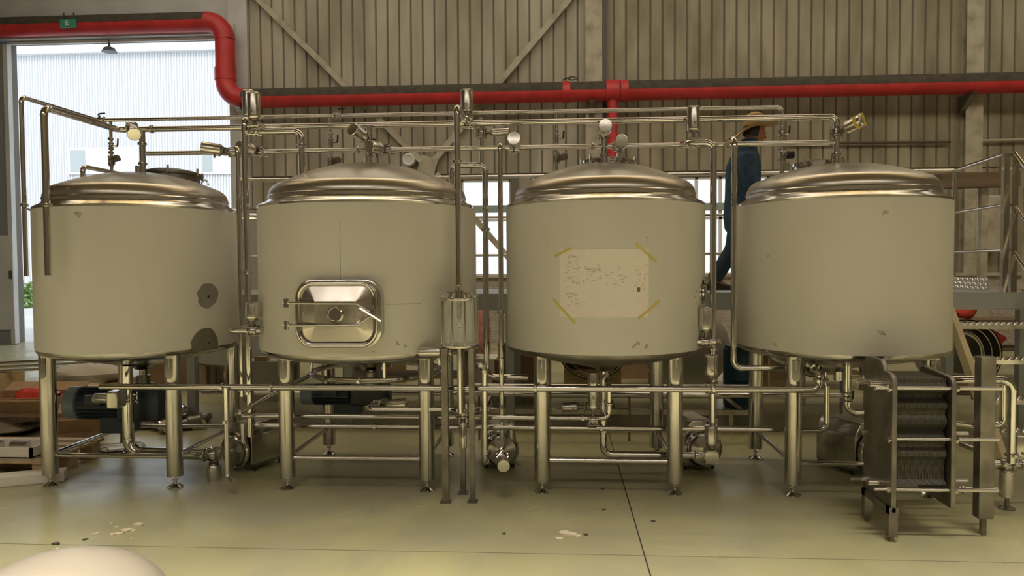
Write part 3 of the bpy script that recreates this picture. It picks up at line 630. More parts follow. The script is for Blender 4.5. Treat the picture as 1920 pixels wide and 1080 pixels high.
# ------------------------------------------------------------------ vertical pipes between the tanks
yv2 = 5.25
a, b = at(462, 246, yv2), at(462, 722, yv2); a.x = b.x = at(463, 480, yv2).x
top = V((a.x, yv2, zh2))
z247 = at(520, 247, yv2).z
xd = at(566, 290, yv2).x
pipe('riser_pipe', [V((a.x, yv2+.34, zh2)), V((a.x, yv2, zh2)), V((a.x, yv2, .34))], .0225, 'tall steel riser between first and second tanks, the right one of two', bend=.05, clamps=((1, .86), (1, .48)), fer=True)
pipe('feed_pipe', [V((a.x, yv2, z247)), V((xd, yv2, z247)), V((xd, yv2, 2.0)), ], .0215, 'bent steel pipe dropping onto the left of the second dome', bend=.055, clamps=((1, .18), (0, .12), (0, .2)), fer=True)
x = at(447, 480, 5.3).x
pipe('riser_pipe', [at(430, 280, 5.5), V((x, 5.32, at(447, 277, 5.32).z)), V((x, 5.32, .62))], .0165, 'slim steel riser between first and second tanks, the left one of two', bend=.04, fer=True)
# valve on the nozzle between tanks 1 and 2
p = at(474, 620, 5.05); q = at(428, 619, 5.05)
pipe('nozzle_pipe', [V((q.x+.01, 5.27, p.z)), V((q.x+.01, 5.05, p.z)), V((p.x+.05, 5.05, p.z)), V((p.x+.1, 5.3, p.z))], .021, 'short bent nozzle pipe low between the first and second tanks', bend=.04, fer=True)
valve(V((p.x, 5.05, p.z)), DX, UP, 'upright steel valve low between the first and second tanks', L=.11)
# V4 into lantern
LY = 4.95; lc = at(862, 640, LY); LX = lc.x
y4 = 5.06; x4 = at(858, 380, y4).x
pipe('lantern_feed_pipe', [V((at(876, 231, YC).x, YC, zh2)), V((x4, y4, at(858, 200, y4).z)), V((x4, y4, 1.42)), V((LX, LY, 1.38)), V((LX, LY, 1.35))], .0225, 'tall steel pipe dropping into the glass sight lantern', bend=.045, clamps=((1, .3), (0, .35)), fer=True)
# V5
y5 = 5.62; x5 = at(911, 500, y5).x
za = at(880, 310, y5).z
p5 = at(846, 335, y5-.05)
pipe('return_pipe', [V((p5.x, y5, 2.10)), V((p5.x, y5, za)), V((x5, y5, za)), V((x5, y5, at(911, 707, y5).z)), V((at(990, 710, y5).x, y5, at(911, 707, y5).z))], .0225, 'steel return pipe looping off the second dome and down the gap', bend=.06, clamps=((2, .3), (2, .97)), fer=True)
x = at(906, 270, YH1).x
pipe('drop_pipe', [V((x, YC+.08, zh2+.06)), V((x, YC+.08, za+.0))], .015, 'slim steel drop pipe between the second and third domes', clamps=((0, .25), (0, .05)))
valve((x, YC+.08, zh2-.06), UP, V((1, -.15, 0)), 'horizontal steel valve under the thick overhead pipe right of the lantern feed', L=.13, r=.03)
# V6
y6 = 5.42; x6 = at(939, 500, y6).x
pipe('riser_pipe', [V((x6, YC, zh3)), V((x6, y6, zh3)), V((x6, y6, .42)), V((x6, y6, .30))], .0185, 'tall steel riser just left of the third tank down to its pump', bend=.04, clamps=((1, .77), (1, .6)), fer=True)
# V7, V8
y7 = 5.3; x7 = at(1337, 500, y7).x; z7 = at(1320, 268, y7).z
pipe('riser_pipe', [V((at(1278, 275, YC).x, YC-.02, zh3)), V((at(1290, 270, y7).x, y7, z7)), V((x7, y7, z7)), V((x7, y7, .36))], .0235, 'tall steel riser just right of the third tank', bend=.055, clamps=((2, .80), (2, .70)), fer=True)
y8 = 5.3; x8 = at(1376, 500, y8).x; z8 = at(1376, 690, y8).z
pipe('riser_pipe', [V((x8, YC, zh3)), V((x8, y8, zh3)), V((x8, y8, z8)), V((at(1480, 697, y8).x, y8, z8))], .0205, 'tall steel riser at the left edge of the rightmost tank', bend=.06, fer=True)
# ------------------------------------------------------------------ lower pipework
YA = 5.02
zA = at(860, 728, YA).z
xe = at(1535, 725, YA).x
pipe('lower_main', [V((at(188, 725, YA).x, YA, zA)), V((xe, YA, zA)), V((xe, YA, zA+.1)), V((xe+.0, 5.3, zA+.22)), V((xe, 5.3, .92))], .0215, 'long lower steel pipe running in front of all the tank legs', bend=.045, clamps=((0, .18), (0, .25), (0, .62), (0, .86), (2, .3)), fer=True)
YCp = 5.22
zB = at(760, 767, 5.08).z; xB0 = at(690, 768, 5.08).x; xB1 = at(917, 768, 5.08).x
pipe('cross_pipe', [V((xB0+.06, 5.4, zB)), V((xB0, 5.3, zB)), V((xB0, 5.08, zB)), V((xB1, 5.08, zB))], .019, 'steel pipe under the second tank ending at the lantern', bend=.04, clamps=((2, .75),), fer=True)
zC = at(700, 781, YCp).z; xC0 = at(455, 778, YCp).x; xC1 = at(1142, 784, YCp).x
pipe('low_pipe', [V((xC0, YCp, zC)), V((xC1, YCp, zC)), V((xC1, YCp, at(1142, 725, YCp).z)), V((at(1131, 710, YCp).x, YCp+.2, at(1131, 700, YCp).z))], .0185, 'upper of two low steel pipes from the left pump to third tank outlet', bend=.05, clamps=((0, .93), (1, .45)), fer=True)
YD = 5.28
zD = at(900, 801, YD).z; xD1 = at(1550, 780, YD).x
pipe('low_pipe', [V((at(470, 800, YD).x, YD+.05, zD+.12)), V((at(470, 800, YD).x, YD, zD)), V((xD1, YD, zD)), V((xD1, YD, at(1553, 712, YD).z)), V((xD1-.04, YD+.1, at(1553, 700, YD).z))], .0185, 'lower of two low steel pipes running to the rightmost tank', bend=.06, clamps=((1, .225), (1, .62)), fer=True)
for px, pyy, lab in ((715, 738, 'rear steel pipe seen behind the legs at mid height'),):
    z = at(1120, 741, 6.12).z
    pipe('rear_pipe', [V((at(380, 740, 6.16).x, 6.16, z)), V((at(1600, 742, 6.16).x, 6.16, z))], .019, lab)
z = at(1120, 723, 6.62).z
o = pipe('rear_pipe', [V((at(880, 723, 6.62).x, 6.62, z)), V((at(1420, 723, 6.62).x, 6.62, z))], .014, 'thin rear steel pipe just above the thicker rear pipe')
for px in (898, 1180, 1408): B().cyl((at(px, 723, 6.62).x, 6.62, 0), (at(px, 723, 6.62).x, 6.62, z), .010, n=8).build('stand_rod', DARKST, o)
# diagonal stay from left pump to ring
rc = V((at(707, 700, YC).x, YC, .775)); Rr = .485
rt = thing('sparge_ring', rc-V((0, 0, .1)), 'big steel ring pipe hanging under the second tank', 'pipe')
B().tube([rc+V((math.cos(t)*Rr, math.sin(t)*Rr, 0)) for t in [2*PI*k/48 for k in range(48)]], .021, 12, close=True).build('ring', PIPE, rt)
for t in (200, 290, 20, 110):
    c = rc+V((math.cos(math.radians(t))*Rr, math.sin(math.radians(t))*Rr, 0)); B().cyl(c, c+V((0, 0, .14)), .012, n=8).build('hanger', PIPE, rt)
clampring(rt, rc+V((0, -Rr, 0)), DX, .021)
pipe('diagonal_pipe', [at(440, 778, 5.12), rc+V((-Rr, 0, -.015))], .0155, 'slanting steel pipe rising from the left pump to the ring', clamps=((0, .05),))
# tank 1 outlet: thick bend
y1 = 5.36
x1 = at(240, 780, y1).x; z1 = at(300, 848, y1).z; x1b = at(402, 848, y1).x
pipe('outlet_pipe', [V((x1, y1, .84)), V((x1, y1, z1)), V((x1b, y1-.05, z1))], .041, 'thick bent outlet pipe under the leftmost tank', bend=.10, clamps=((0, .22), (1, .93)), clamp_r=1.25, fer=True)
valve(V((x1b+.02, y1-.05, z1)), DX, V((0, -.05, -1)), 'valve hanging nearly to the floor right of the thick outlet', L=.17, r=.05, pr=.035, s=.075)
q = at(240, 747, y1); valve(q, UP, V((-1, -.05, 0)), 'valve pointing left under the leftmost tank beside the blue motor', L=.17, r=.038, pr=.036, s=.08)
a = at(218, 748, 5.18); bx = tag(B().box(a, (.085, .12, .125)).build('control_box', STEEL), 'small steel control box under the leftmost tank', 'box'); bevel(bx, .012, 3)
yd = 4.98; xd = at(425, 800, yd).x
pipe('drain_pipe', [V((xd, yd, zA)), V((xd, yd, at(425, 893, yd).z)), at(437, 904, yd-.03)], .0175, 'thin drain pipe with a bent open end above the floor', bend=.03, clamps=((0, .38),), fer=True)
# valves low
valve(at(1323, 641, 5.2), DX, UP, 'upright steel valve low on the gap between third and rightmost tanks', L=.15, r=.045)
b = at(1323, 641, 5.2); pipe('nozzle_pipe', [V((b.x-.08, 5.32, b.z)), V((b.x-.07, 5.2, b.z)), V((b.x+.09, 5.2, b.z)), V((b.x+.1, 5.32, b.z))], .0205, 'short bent nozzle pipe low right of the third tank', bend=.04, fer=True)
valve(at(1333, 727, 5.12), DX, UP, 'steel valve standing on the long lower pipe between the right tanks', L=.135, r=.043)
valve(at(1112, 788, 5.2), DX, UP, 'taller steel valve under the third tank', L=.25, r=.038)
valve(at(1104, 762, 5.5), UP, V((-1, 0, -.05)), 'small steel valve pointing left under the third tank', L=.11, r=.038)
valve(at(1333, 856, 5.25), V((0, 1, 0)), UP, 'steel valve low at the third tank pump', L=.13, r=.045, pr=.03)
valve(at(868, 775, 5.0), UP, V((0, -.02, -1)), 'steel valve hanging between the lantern legs', L=.17, r=.026, pr=.018, s=.06)
valve(at(838, 660, 4.93), DX, V((-1, -.06, 0)), 'bright steel valve pointing left beside the lantern', L=.145, r=.033, s=.04, pr=.02)
valve(at(706, 762, 5.3), UP, V((.95, -.1, .12)), 'steel valve lying right under the second tank', L=.14, r=.04)
# third tank lower outlet
y3 = 5.3
pipe('outlet_pipe', [V((at(1131, 700, y3).x, y3, .82)), V((at(1131, 700, y3).x, y3, at(1131, 852, y3).z)), V((at(1318, 856, y3).x, y3, at(1131, 852, y3).z))], .0245, 'bent outlet pipe under the third tank leading right to its pump', bend=.06, clamps=((0, .2), (0, .72), (1, .93)), fer=True)
# fourth tank outlets
y4o = 5.25
valve(at(1537, 706, y4o), UP, V((-.9, -.1, .35)), 'valve under the rightmost tank on the curved joint', L=.07, r=.03, pr=.024, s=.05, m=DARKST)
pipe('outlet_pipe', [V((at(1588, 700, y4o).x, y4o, .9)), V((at(1588, 700, y4o).x, y4o, at(1588, 774, y4o).z)), V((at(1640, 774, y4o).x, y4o, at(1588, 774, y4o).z))], .0225, 'outlet pipe bending right under the rightmost tank to the heat exchanger', bend=.07, clamps=((0, .62), (0, .7)), fer=True)
hand_valve(at(1588, 746, y4o), UP, V((.4, -1, 0)), 'hand valve with bolts under the rightmost tank', .022)
# lantern outlet pipe
yl_ = 5.03
pipe('outlet_pipe', [V((at(893, 688, yl_).x, yl_, at(893, 686, yl_).z)), V((at(908, 690, yl_).x, yl_, at(893, 686, yl_).z)), V((at(908, 760, yl_).x, yl_, at(908, 868, yl_).z)), V((at(908, 760, yl_).x, yl_+.28, at(908, 868, yl_).z))], .021, 'bent outlet pipe right of the lantern falling to the pump', bend=.05, clamps=((1, .05),), fer=True)
# ------------------------------------------------------------------ glass lantern (grant)
zt_, zb_ = at(862, 563, LY).z, at(862, 645, LY).z; RL = .115
L_ = thing('sight_lantern', (LX, LY, 0), 'glass sight lantern with tie rods on a three-legged steel stand', 'lantern')
B().lathe((LX, LY, zb_), UP, [(RL, 0), (RL, zt_-zb_), (RL-.006, zt_-zb_), (RL-.006, 0)], 40, cap=False).build('glass_cylinder', GLASS, L_)
B().lathe((LX, LY, zt_), UP, [(RL+.012, 0), (RL+.014, .003), (RL+.014, .013), (RL+.01, .016), (.03, .018), (.03, .06), (.036, .062), (.036, .07)], 40).build('top_plate', STEEL, L_)
B().lathe((LX, LY, zb_-.018), UP, [(.05, -.02), (RL-.02, -.004), (RL+.012, 0), (RL+.014, .004), (RL+.014, .015), (RL+.01, .018)], 40).build('bottom_plate', STEEL, L_)
for k in range(9):
    t = 2*PI*k/9+.25; c = V((LX+math.cos(t)*(RL+.006), LY+math.sin(t)*(RL+.006), 0))
    rd_ = B().cyl(c+UP*(zb_-.02), c+UP*(zt_+.025), .005, n=8).build('tie_rod', PIPE, L_)
    B().ball(c+UP*(zt_+.028), .009, 10, 6).build('acorn_nut', PIPE, rd_)
for dx, dz in ((-.055, .055), (.05, .05), (.0, .06)): B().cyl((LX+dx, LY-.03, zt_+.012), (LX+dx, LY-.03, zt_+dz), .01, n=10).box((LX+dx, LY-.03, zt_+dz), (.05, .012, .008)).build('nozzle', PIPE, L_)
B().cyl((LX, LY, zt_), (LX, LY, zt_-.125), .0175, n=16).build('perforated_tube', MESHM, L_)
B().cyl((LX, LY, zt_-.125), (LX, LY, zt_-.155), .012, n=10).ball((LX, LY, zt_-.165), .023).build('spray_ball', PIPE, L_)
for px, py, Yl, w_ in ((835, 948, 4.87, .042), (885, 945, 4.885, .036), (867, 930, 5.06, .036)):
    x = at(px, 800, Yl).x; ztop = zb_-.02; B().box((x, Yl, ztop/2), (w_, w_, ztop)).build('leg', DARKST, L_)
    B().box((x, Yl, .004), (.07, .07, .008)).build('foot_plate', DARKST, L_)
B().cyl((LX, LY, zb_-.03), (LX, LY, zB), .02, n=14).build('sump_pipe', PIPE, L_)
B().lathe((LX+.08, LY-.03, zb_-.055), V((1, -.3, 0)), [(.04, 0), (.045, .01), (.045, .02), (.02, .03)], 20).build('gauge', STEEL, L_)
# ------------------------------------------------------------------ pumps
def pump(px, gy, rz, s, label):
    g = gp(px, gy); o = thing('centrifugal_pump', g, label, 'pump', 'stainless pumps')
    R3 = Matrix.Rotation(rz, 3, 'Z')
    def T(x, y, z): return g+R3 @ V((x, y, z))*s
    prof = [(-.12, .05), (.12, .05), (.12, .27), (.07, .345), (-.07, .345), (-.12, .27)]
    bevel(B().prism([T(x, -.02, z) for x, z in prof], R3 @ V((0, .32, 0))*s).build('motor_shroud', STEEL, o), .006)
    B().box(T(0, .14, .347), V((.13, .26, .006))*s, rot=R3).build('top_label_plate', COLM, o)
    ax = R3 @ V((0, -1, 0))
    v = B().lathe(T(0, -.02, .16), ax, [(q*s, h*s) for q, h in ((.07, 0), (.115, .01), (.125, .02), (.125, .035), (.11, .045), (.115, .06), (.105, .085), (.05, .1), (.028, .105), (.028, .15))], 32).build('volute', STEEL, o)
    B().lathe(T(0, -.055, .16), ax, [(.128*s, 0), (.134*s, .004*s), (.134*s, .016*s), (.128*s, .02*s)], 32, cap=False).build('clamp_band', PIPE, v)
    B().cyl(T(.08, -.06, .2), T(.08, -.06, .36), .026*s, n=14).build('discharge', PIPE, v)
    for x in (-.1, .1):
        for y in (.02, .27): B().cyl(T(x, y, 0), T(x, y, .06), .014*s, n=10).build('foot', BLACK, o)
    B().box(T(0, .14, .045), V((.24, .3, .02))*s, rot=R3).build('base_plate', DARKST, o)
    return o
pump(1622, 888, math.radians(30), 1.12, 'stainless pump beside the heat exchanger under the rightmost tank')
pump(1312, 880, math.radians(12), 1.1, 'stainless pump between the third and rightmost tanks')
pump(938, 878, math.radians(12), 1.02, 'stainless pump between the second and third tanks')
pump(455, 880, math.radians(-25), 1.05, 'stainless pump between the leftmost and second tanks')
valve(at(940, 856, 5.1), V((.5, .5, .6)), V((.15, -1, -.05)), 'steel valve end facing the camera at the floor right of lantern', L=.12, r=.042)
# ------------------------------------------------------------------ agitator drives
def drive(i, pxl, pxr, py, hh, label, Y=YC):
    a, b = at(pxl, py, Y), at(pxr, py, Y); z = a.z; o = thing('agitator_drive', (TX[i], Y, z-hh), label, 'motor', 'agitator drives')
    L = b.x-a.x; d = DX; h = hh
    B().lathe(V((a.x, Y, z)), d, [(h*.86, 0), (h*.95, .01), (h*.97, L*.13), (h*.90, L*.14)], 28).build('fan_cowl', GREYM, o)
    B().cyl(V((a.x+L*.14, Y, z)), V((a.x+L*.55, Y, z)), h*.82, n=28).build('motor_body', BLUEM, o)
    for k in range(18):
        t = 2*PI*k/18; c = V((0, math.cos(t), math.sin(t)))*h*.86
        B().box(V((a.x+L*.345, Y, z))+c, (L*.40, .006, h*.2), rot=Matrix.Rotation(-(t-PI/2), 3, 'X').inverted()).build('cooling_fin', BLUEM, o)
    B().box(V((a.x+L*.35, Y-h*.85, z+h*.35)), (L*.16, .07, h*.55)).build('terminal_box', BLUEM, o)
    bevel(B().box(V((a.x+L*.78, Y, z)), (L*.44, h*1.7, h*1.85)).build('gearbox', BLUEM, o), .02, 3)
    B().box(V((a.x+L*.52, Y, z-h*1.2)), (L*.3, h*1.2, h*.9)).build('torque_bracket', BLUEM, o)
    B().cyl((TX[i], Y, z+h*.9), (TX[i], Y, ZB-.19), .03, n=16).build('shaft', DARKST, o)
    B().lathe((TX[i], Y, z+h*.9), UP, [(.08, 0), (.08, .03), (.05, .04), (.05, .1)], 20).build('coupling', DARKST, o)
    return o
drive(0, 132, 312, 755, .135, 'dark blue gear motor with grey cowl under the leftmost tank')
drive(1, 568, 732, 739, .085, 'dark blue gear motor under the second tank')
for dx, r_ in ((-.02, .055), (.13, .05), (.24, .03), (-.28, .03)):
    pass
st = thing('agitator_stool', (TX[1]+.06, YC, .75), 'dark cylindrical bearing stool under the second tank', 'bearing')
B().lathe((TX[1]+.06, YC, .815), UP, [(.09, 0), (.09, .05), (.08, .055), (.08, .12)], 24).build('housing', BLACK, st)
for k in range(4): B().cyl((TX[1]+.06+.1*math.cos(k*1.57+.5), YC+.1*math.sin(k*1.57+.5), .80), (TX[1]+.06+.1*math.cos(k*1.57+.5), YC+.1*math.sin(k*1.57+.5), .93), .012, n=8).build('post', STEEL, st)
# ------------------------------------------------------------------ plate heat exchanger
HY0, HY1 = 4.27, 4.66
hx = thing('plate_heat_exchanger', (2.15, 4.4, 0), 'plate heat exchanger with dark plate pack between thick steel end plates', 'heat exchanger')
xa = at(1682, 850, HY0).x; xb_ = at(1793, 850, HY0).x; xc = at(1845, 850, 4.43).x
def endplate(x, th, z0, zf, zb2, name):
    r = .05; P = [(HY0, z0), (HY0, zf-r), (HY0+.012, zf-.015), (HY0+.04, zf)]
    P += [(HY0+.12, zf+.01), (HY0+.13, zb2-.03), (HY0+.16, zb2)] if zb2 > zf+.03 else []
    P += [(HY1-.05, zb2), (HY1-.012, zb2-.012), (HY1, zb2-.05), (HY1, z0)]
    return bevel(B().prism([(x, y, z) for y, z in P], (th, 0, 0)).build(name, DARKST, hx), .004)
zf = at(1680, 703, HY0).z; zbk = at(1635, 665, HY1).z
fp = endplate(xa-.028, .028, .17, zf, zbk, 'frame_plate')
zf2 = at(1785, 708, HY0).z
pp = endplate(xb_-.026, .026, .20, zf2, zf2+.02, 'pressure_plate')
for y, z1_, nm in ((HY0+.025, .17, 'foot'), (HY1-.03, .17, 'foot')):
    B().box((xa-.014, y, z1_/2+.03), (.05, .045, z1_)).build('leg', DARKST, hx); B().cyl((xa-.014, y, 0), (xa-.014, y, .06), .012, n=10).build('foot', DARKST, hx)
B().box((xa-.014, (HY0+HY1)/2, .18), (.05, HY1-HY0, .04)).build('base_rail', DARKST, hx)
np_ = 34; pz0, pz1 = at(1730, 912, HY0).z, at(1730, 712, HY0+.02).z
prof = []
rng = random.Random(11); zc = pz0
nb = 26
for k in range(nb+1):
    z = pz0+(pz1-pz0)*k/nb; prof.append((HY0+.035+(.022 if k % 4 in (1, 2) else 0)+(.03 if k % 9 in (3, 4) else 0), z))
pm = None
for k in range(np_):
    x = xa+.006+(xb_-.026-xa-.012)*k/np_; th = (xb_-xa)/np_*.62
    if pm is None:
        pm = B().prism([(x, y, z) for y, z in prof]+[(x, HY1-.03, pz1), (x, HY1-.03, pz0)], (th, 0, 0)).build('heat_plate', GASKET, hx); x00 = x
    else: share(pm, 'heat_plate', (x-x00, 0, 0), hx)
for y, pys in ((HY0+.022, (728, 823, 918)), (HY1-.02, (708, 812, 900))):
    for py in pys:
        z = at(1730, py, y).z
        bb = B().cyl((xa-.115 if py < 730 or py > 890 else xa-.045, y, z), (xc if py in (823, 918) else xc+.02, y, z), .0115, n=12).build('tie_bar', PIPE, hx)
        for xn in (xa-.036, xb_+.008): B().cyl((xn-.008, y, z), (xn+.008, y, z), .022, n=6).build('nut', PIPE, bb)
for y, py in ((HY0+.09, 720), (HY0+.25, 716), (HY0+.1, 905)):
    z = at(1650, py, y).z; B().cyl((xa-.12, y, z), (xa, y, z), .02, n=14).build('port_stub', PIPE, hx)
zc0 = at(1845, 668, 4.43).z
bevel(B().box((xc, 4.43, (zc0+.1)/2), (.085, .07, zc0-.1)).build('support_column', DARKST, hx), .004)
B().cyl((xc, 4.43, 0), (xc, 4.43, .11), .018, n=12).build('foot', DARKST, hx)
# pipes right of the exchanger
yr = 4.62; z = at(1850, 712, yr).z; xr = at(1897, 780, yr).x
pipe('exchanger_pipe', [V((xb_, yr, z)), V((xr, yr, z)), V((xr, yr, at(1895, 868, yr).z))], .0235, 'steel pipe bending down at the right of the heat exchanger', bend=.07, clamps=((0, .08), (1, .9)), fer=True)
yr2 = 4.75; z2 = at(1850, 790, yr2).z
pipe('exchanger_pipe', [V((xb_, yr2-.1, at(1800, 785, yr2-.1).z)), V((at(1840, 798, yr2).x, yr2, at(1840, 800, yr2).z)), V((at(1880, 790, yr2).x, yr2, at(1880, 795, yr2).z)), V((at(1880, 740, yr2).x, yr2, at(1880, 722, yr2).z))], .018, 'smaller bent steel pipe behind the exchanger support column', bend=.04, clamps=((0, .1),), fer=True)
pipe('exchanger_pipe', [at(1800, 832, 4.7), at(1846, 850, 4.6)], .0155, 'slanted steel pipe between exchanger end plate and column')
pipe('exchanger_pipe', [at(1798, 918, 4.5), at(1870, 918, 4.5)], .016, 'lowest short steel pipe right of the heat exchanger', clamps=((0, .1), (0, .6)))
valve(at(1908, 868, 5.05), DX, UP, 'steel valve at the right frame edge, the upper one', L=.16, r=.05, s=.03)
va = at(1888, 872, 4.9); valve(va, DX, -UP, 'steel valve at the right edge hanging above the floor', L=.17, r=.043, s=.03)
pipe('exchanger_pipe', [at(1850, 868, 4.9), at(1945, 872, 4.9)], .02, 'short steel pipe at the right edge near the floor', clamps=((0, .3), (0, .7)))
a = at(1888, 930, 4.9); B().lathe((a.x, a.y, 0), UP, [(.05, 0), (.05, .006), (.014, .02), (.012, max(va.z-.212, .03))], 16).build('valve_stand', DARKST) and tag(bpy.data.objects['valve_stand'], 'small round foot stand under the lower right valve', 'stand')
# ------------------------------------------------------------------ work platform and stairs
PY0, PY1, PZ = 7.08, 8.45, 1.30
PX0, PX1 = at(452, 340, PY1).x, 4.32
pf = thing('work_platform', ((PX0+PX1)/2, PY0, 0), 'raised steel work platform with handrails behind the tanks', 'platform')
nb = 8
PLGREY = mat('platform_galvanised', (.42, .44, .46), .45, .6)
for k in range(nb): B().box((PX0+(PX1-PX0)*(k+.5)/nb, (PY0+PY1)/2, PZ-.01), ((PX1-PX0)/nb-.006, PY1-PY0, .02)).build('deck_plate', PLGREY, pf)
for y in (PY0+.03, PY1-.03): B().box(((PX0+PX1)/2, y, PZ-.09), (PX1-PX0, .06, .14)).build('edge_beam', PLGREY, pf)
for k in range(6):
    x = PX0+.05+(PX1-PX0-.1)*k/5
    for y in (PY0+.04, PY1-.04): B().box((x, y, (PZ-.16)/2), (.08, .08, PZ-.16)).build('post', PLGREY, pf)
RT = at(1000, 331, PY1).z; rails = [RT, at(1000, 407, PY1).z, at(1000, 478, PY1).z]
for k in range(8):
    x = PX0+(PX1-PX0)*k/7; B().cyl((x, PY1-.03, PZ), (x, PY1-.03, RT), .02, n=12).build('rail_post', PIPE, pf)
for z in rails: B().cyl((PX0, PY1-.03, z), (PX1, PY1-.03, z), .021 if z == RT else .014, n=12).build('back_rail', PIPE, pf)
zr2 = [at(1885, 288, PY0).z, at(1878, 384, PY0).z, at(1878, 469, PY0).z]
xp = at(1884, 420, PY0).x
for z, zz2 in zip(zr2, rails): B().tube([(xp, PY0, z), (PX1, PY1-.03, zz2)], .021 if z == zr2[0] else .014, 12).build('side_rail', PIPE, pf)
for dx in (0, .075): B().box((xp+dx, PY0, (PZ+zr2[0])/2), (.05, .05, zr2[0]-PZ)).build('corner_post', PIPE, pf)
B().box((xp-.02, (PY0+PY1)/2+.1, PZ+.06), (.006, PY1-PY0-.2, .13)).build('kick_plate', PLATE, pf)
kb = B()
for i in range(26):
    for j in range(3):
        c = V((xp-.025, PY0+.25+i*.045, PZ+.025+j*.04)); kb.box(c, (.004, .028, .008), rot=Matrix.Rotation(.8 if (i+j) % 2 else -.8, 3, 'X'))
ko = kb.build('checker_studs', PLATE, pf); ko['kind'] = 'stuff'
B().box((PX1-.7, PY1-.06, PZ+.06), (1.4, .006, .13)).build('kick_plate', PLATE, pf)
# stairs coming down towards the camera
sx0, sx1 = 3.53, 4.36
stw = thing('steel_stairs', ((sx0+sx1)/2, 6.1, 0), 'steel stairs with pale stringers and perforated treads at the right', 'stairs')
yb_, yt_ = 6.1, 7.06
for x in (sx0, sx1):
    B().prism([(x-.025, yb_-.06, 0), (x-.025, yb_+.08, 0), (x-.025, yt_, PZ-.10), (x-.025, yt_, PZ), (x-.025, yt_-.06, PZ)], (.05, 0, 0)).build('stringer', GOLD, stw)
for z in (1.02, .735, .43, .20):
    y = yb_+(yt_-yb_)*z/PZ+.08
    tr = B().box(((sx0+sx1)/2, y, z-.02), (sx1-sx0-.05, .24, .035)).build('tread', STEEL, stw)
    tb = B()
    for i in range(13):
        for j in range(3): tb.lathe((sx0+.09+i*(sx1-sx0-.18)/12, y-.08+j*.08, z-.003), UP, [(.02, 0), (.012, .01)], 8)
    q = tb.build('grip_studs', PLATE, tr); q['kind'] = 'stuff'
zb1 = zr2[0]
for z, m_ in zip(zr2, (.021, .014, .014)):
    B().tube([(xp+.075, PY0, z), (sx1+.01, yb_+.1, z-PZ*.86)], m_, 12).build('stair_rail', PIPE, stw)
B().box((sx1+.01, yb_+.1, .62), (.045, .045, 1.24)).build('newel_post', PIPE, stw)
# ------------------------------------------------------------------ man in straw hat on the platform
PYm = 7.32
def J(px, py, dy=0.): return at(px, py, PYm)+V((0, dy, 0))
def skin_obj(name, joints, edges, m, parent, sub=2, root=0):
    me = bpy.data.meshes.new(name); off = parent.location if parent is not None else V((0, 0, 0))
    o = bpy.data.objects.new(name, me); COL.objects.link(o)
    me.from_pydata([tuple(j[0]-off) for j in joints], edges, [])
    md = o.modifiers.new('skin', 'SKIN'); md.use_smooth_shade = True; md.branch_smoothing = .6
    if not me.skin_vertices: me.skin_vertices.new()
    sv = me.skin_vertices[0].data
    for i, j in enumerate(joints): r = j[1]; sv[i].radius = r if isinstance(r, tuple) else (r, r); sv[i].use_root = (i == root)
    s_ = o.modifiers.new('sub', 'SUBSURF'); s_.levels = sub; s_.render_levels = sub
    me.materials.append(m); o.parent = parent; return o
pm_loc = V((J(1390, 400).x, PYm, PZ))
man = thing('person', pm_loc, 'man in navy work clothes and straw hat stepping along the platform', 'person')
hip = J(1388, 402); hl, hr = hip+V((-.01, -.085, -.03)), hip+V((.01, .085, -.03))
kneeB = J(1371, 468, -.09); ankB = J(1334, 524, -.10); ankB.z = max(ankB.z, PZ+.10); toeB = ankB+V((.12, 0, -.065))
kneeF = J(1425, 462, .09); ankF = J(1418, 530, .10); ankF.z = PZ+.09; toeF = ankF+V((.17, 0, -.05))
waist = J(1389, 372); chest = J(1393, 318); neck0 = J(1400, 283); neck1 = J(1408, 264); headc = J(1415, 250)
shN, shF = J(1392, 296, -.19), J(1400, 294, .19)
elN, elF = J(1396, 352, -.25), J(1424, 346, .25); wrN, wrF = J(1430, 384, -.20), J(1446, 372, .14)
jts = [(hip, .11), (waist, (.10, .12)), (chest, (.11, .14)), (neck0, .06), (neck1, .052), (headc, .07),
       (shN, .05), (elN, .038), (wrN, .026), (shF, .05), (elF, .038), (wrF, .026),
       (hl, .08), (kneeB, .052), (ankB, .035), (toeB, .03), (hr, .08), (kneeF, .052), (ankF, .035), (toeF, .03)]
ed = [(0, 1), (1, 2), (2, 3), (3, 4), (4, 5), (2, 6), (6, 7), (7, 8), (2, 9), (9, 10), (10, 11), (0, 12), (12, 13), (13, 14), (14, 15), (0, 16), (16, 17), (17, 18), (18, 19)]
for wr, el, sgn in ((8, 7, -1), (11, 10, 1)):
    w0 = jts[wr][0]; d = (w0-jts[el][0]).normalized(); side = V((0, 1, 0)); dn = d.cross(side).normalized()
    k0 = len(jts); jts.append((w0+d*.05, (.018, .03))); ed.append((wr, k0))
    for q, ln in ((-.03, .062), (-.01, .075), (.011, .07), (.03, .055)):
        a0 = w0+d*.085+side*q; k1 = len(jts); jts.append((a0, .009)); ed.append((k0, k1)); jts.append((a0+d*ln*.5-dn*.006, .0085)); ed.append((k1, k1+1)); jts.append((a0+d*ln*.85-dn*.03, .007)); ed.append((k1+1, k1+2))
    k1 = len(jts); jts.append((w0+d*.04-side*sgn*.04-dn*.01, .011)); ed.append((k0, k1)); jts.append((w0+d*.085-side*sgn*.055-dn*.025, .009)); ed.append((k1, k1+1))
skin_obj('body', jts, ed, SKIN, man)
def ell(c, rx, ry, tl=0., n=20):
    R_ = Matrix.Rotation(tl, 3, 'Y'); return [V(c)+R_ @ V((rx*math.cos(2*PI*k/n), ry*math.sin(2*PI*k/n), 0)) for k in range(n)]
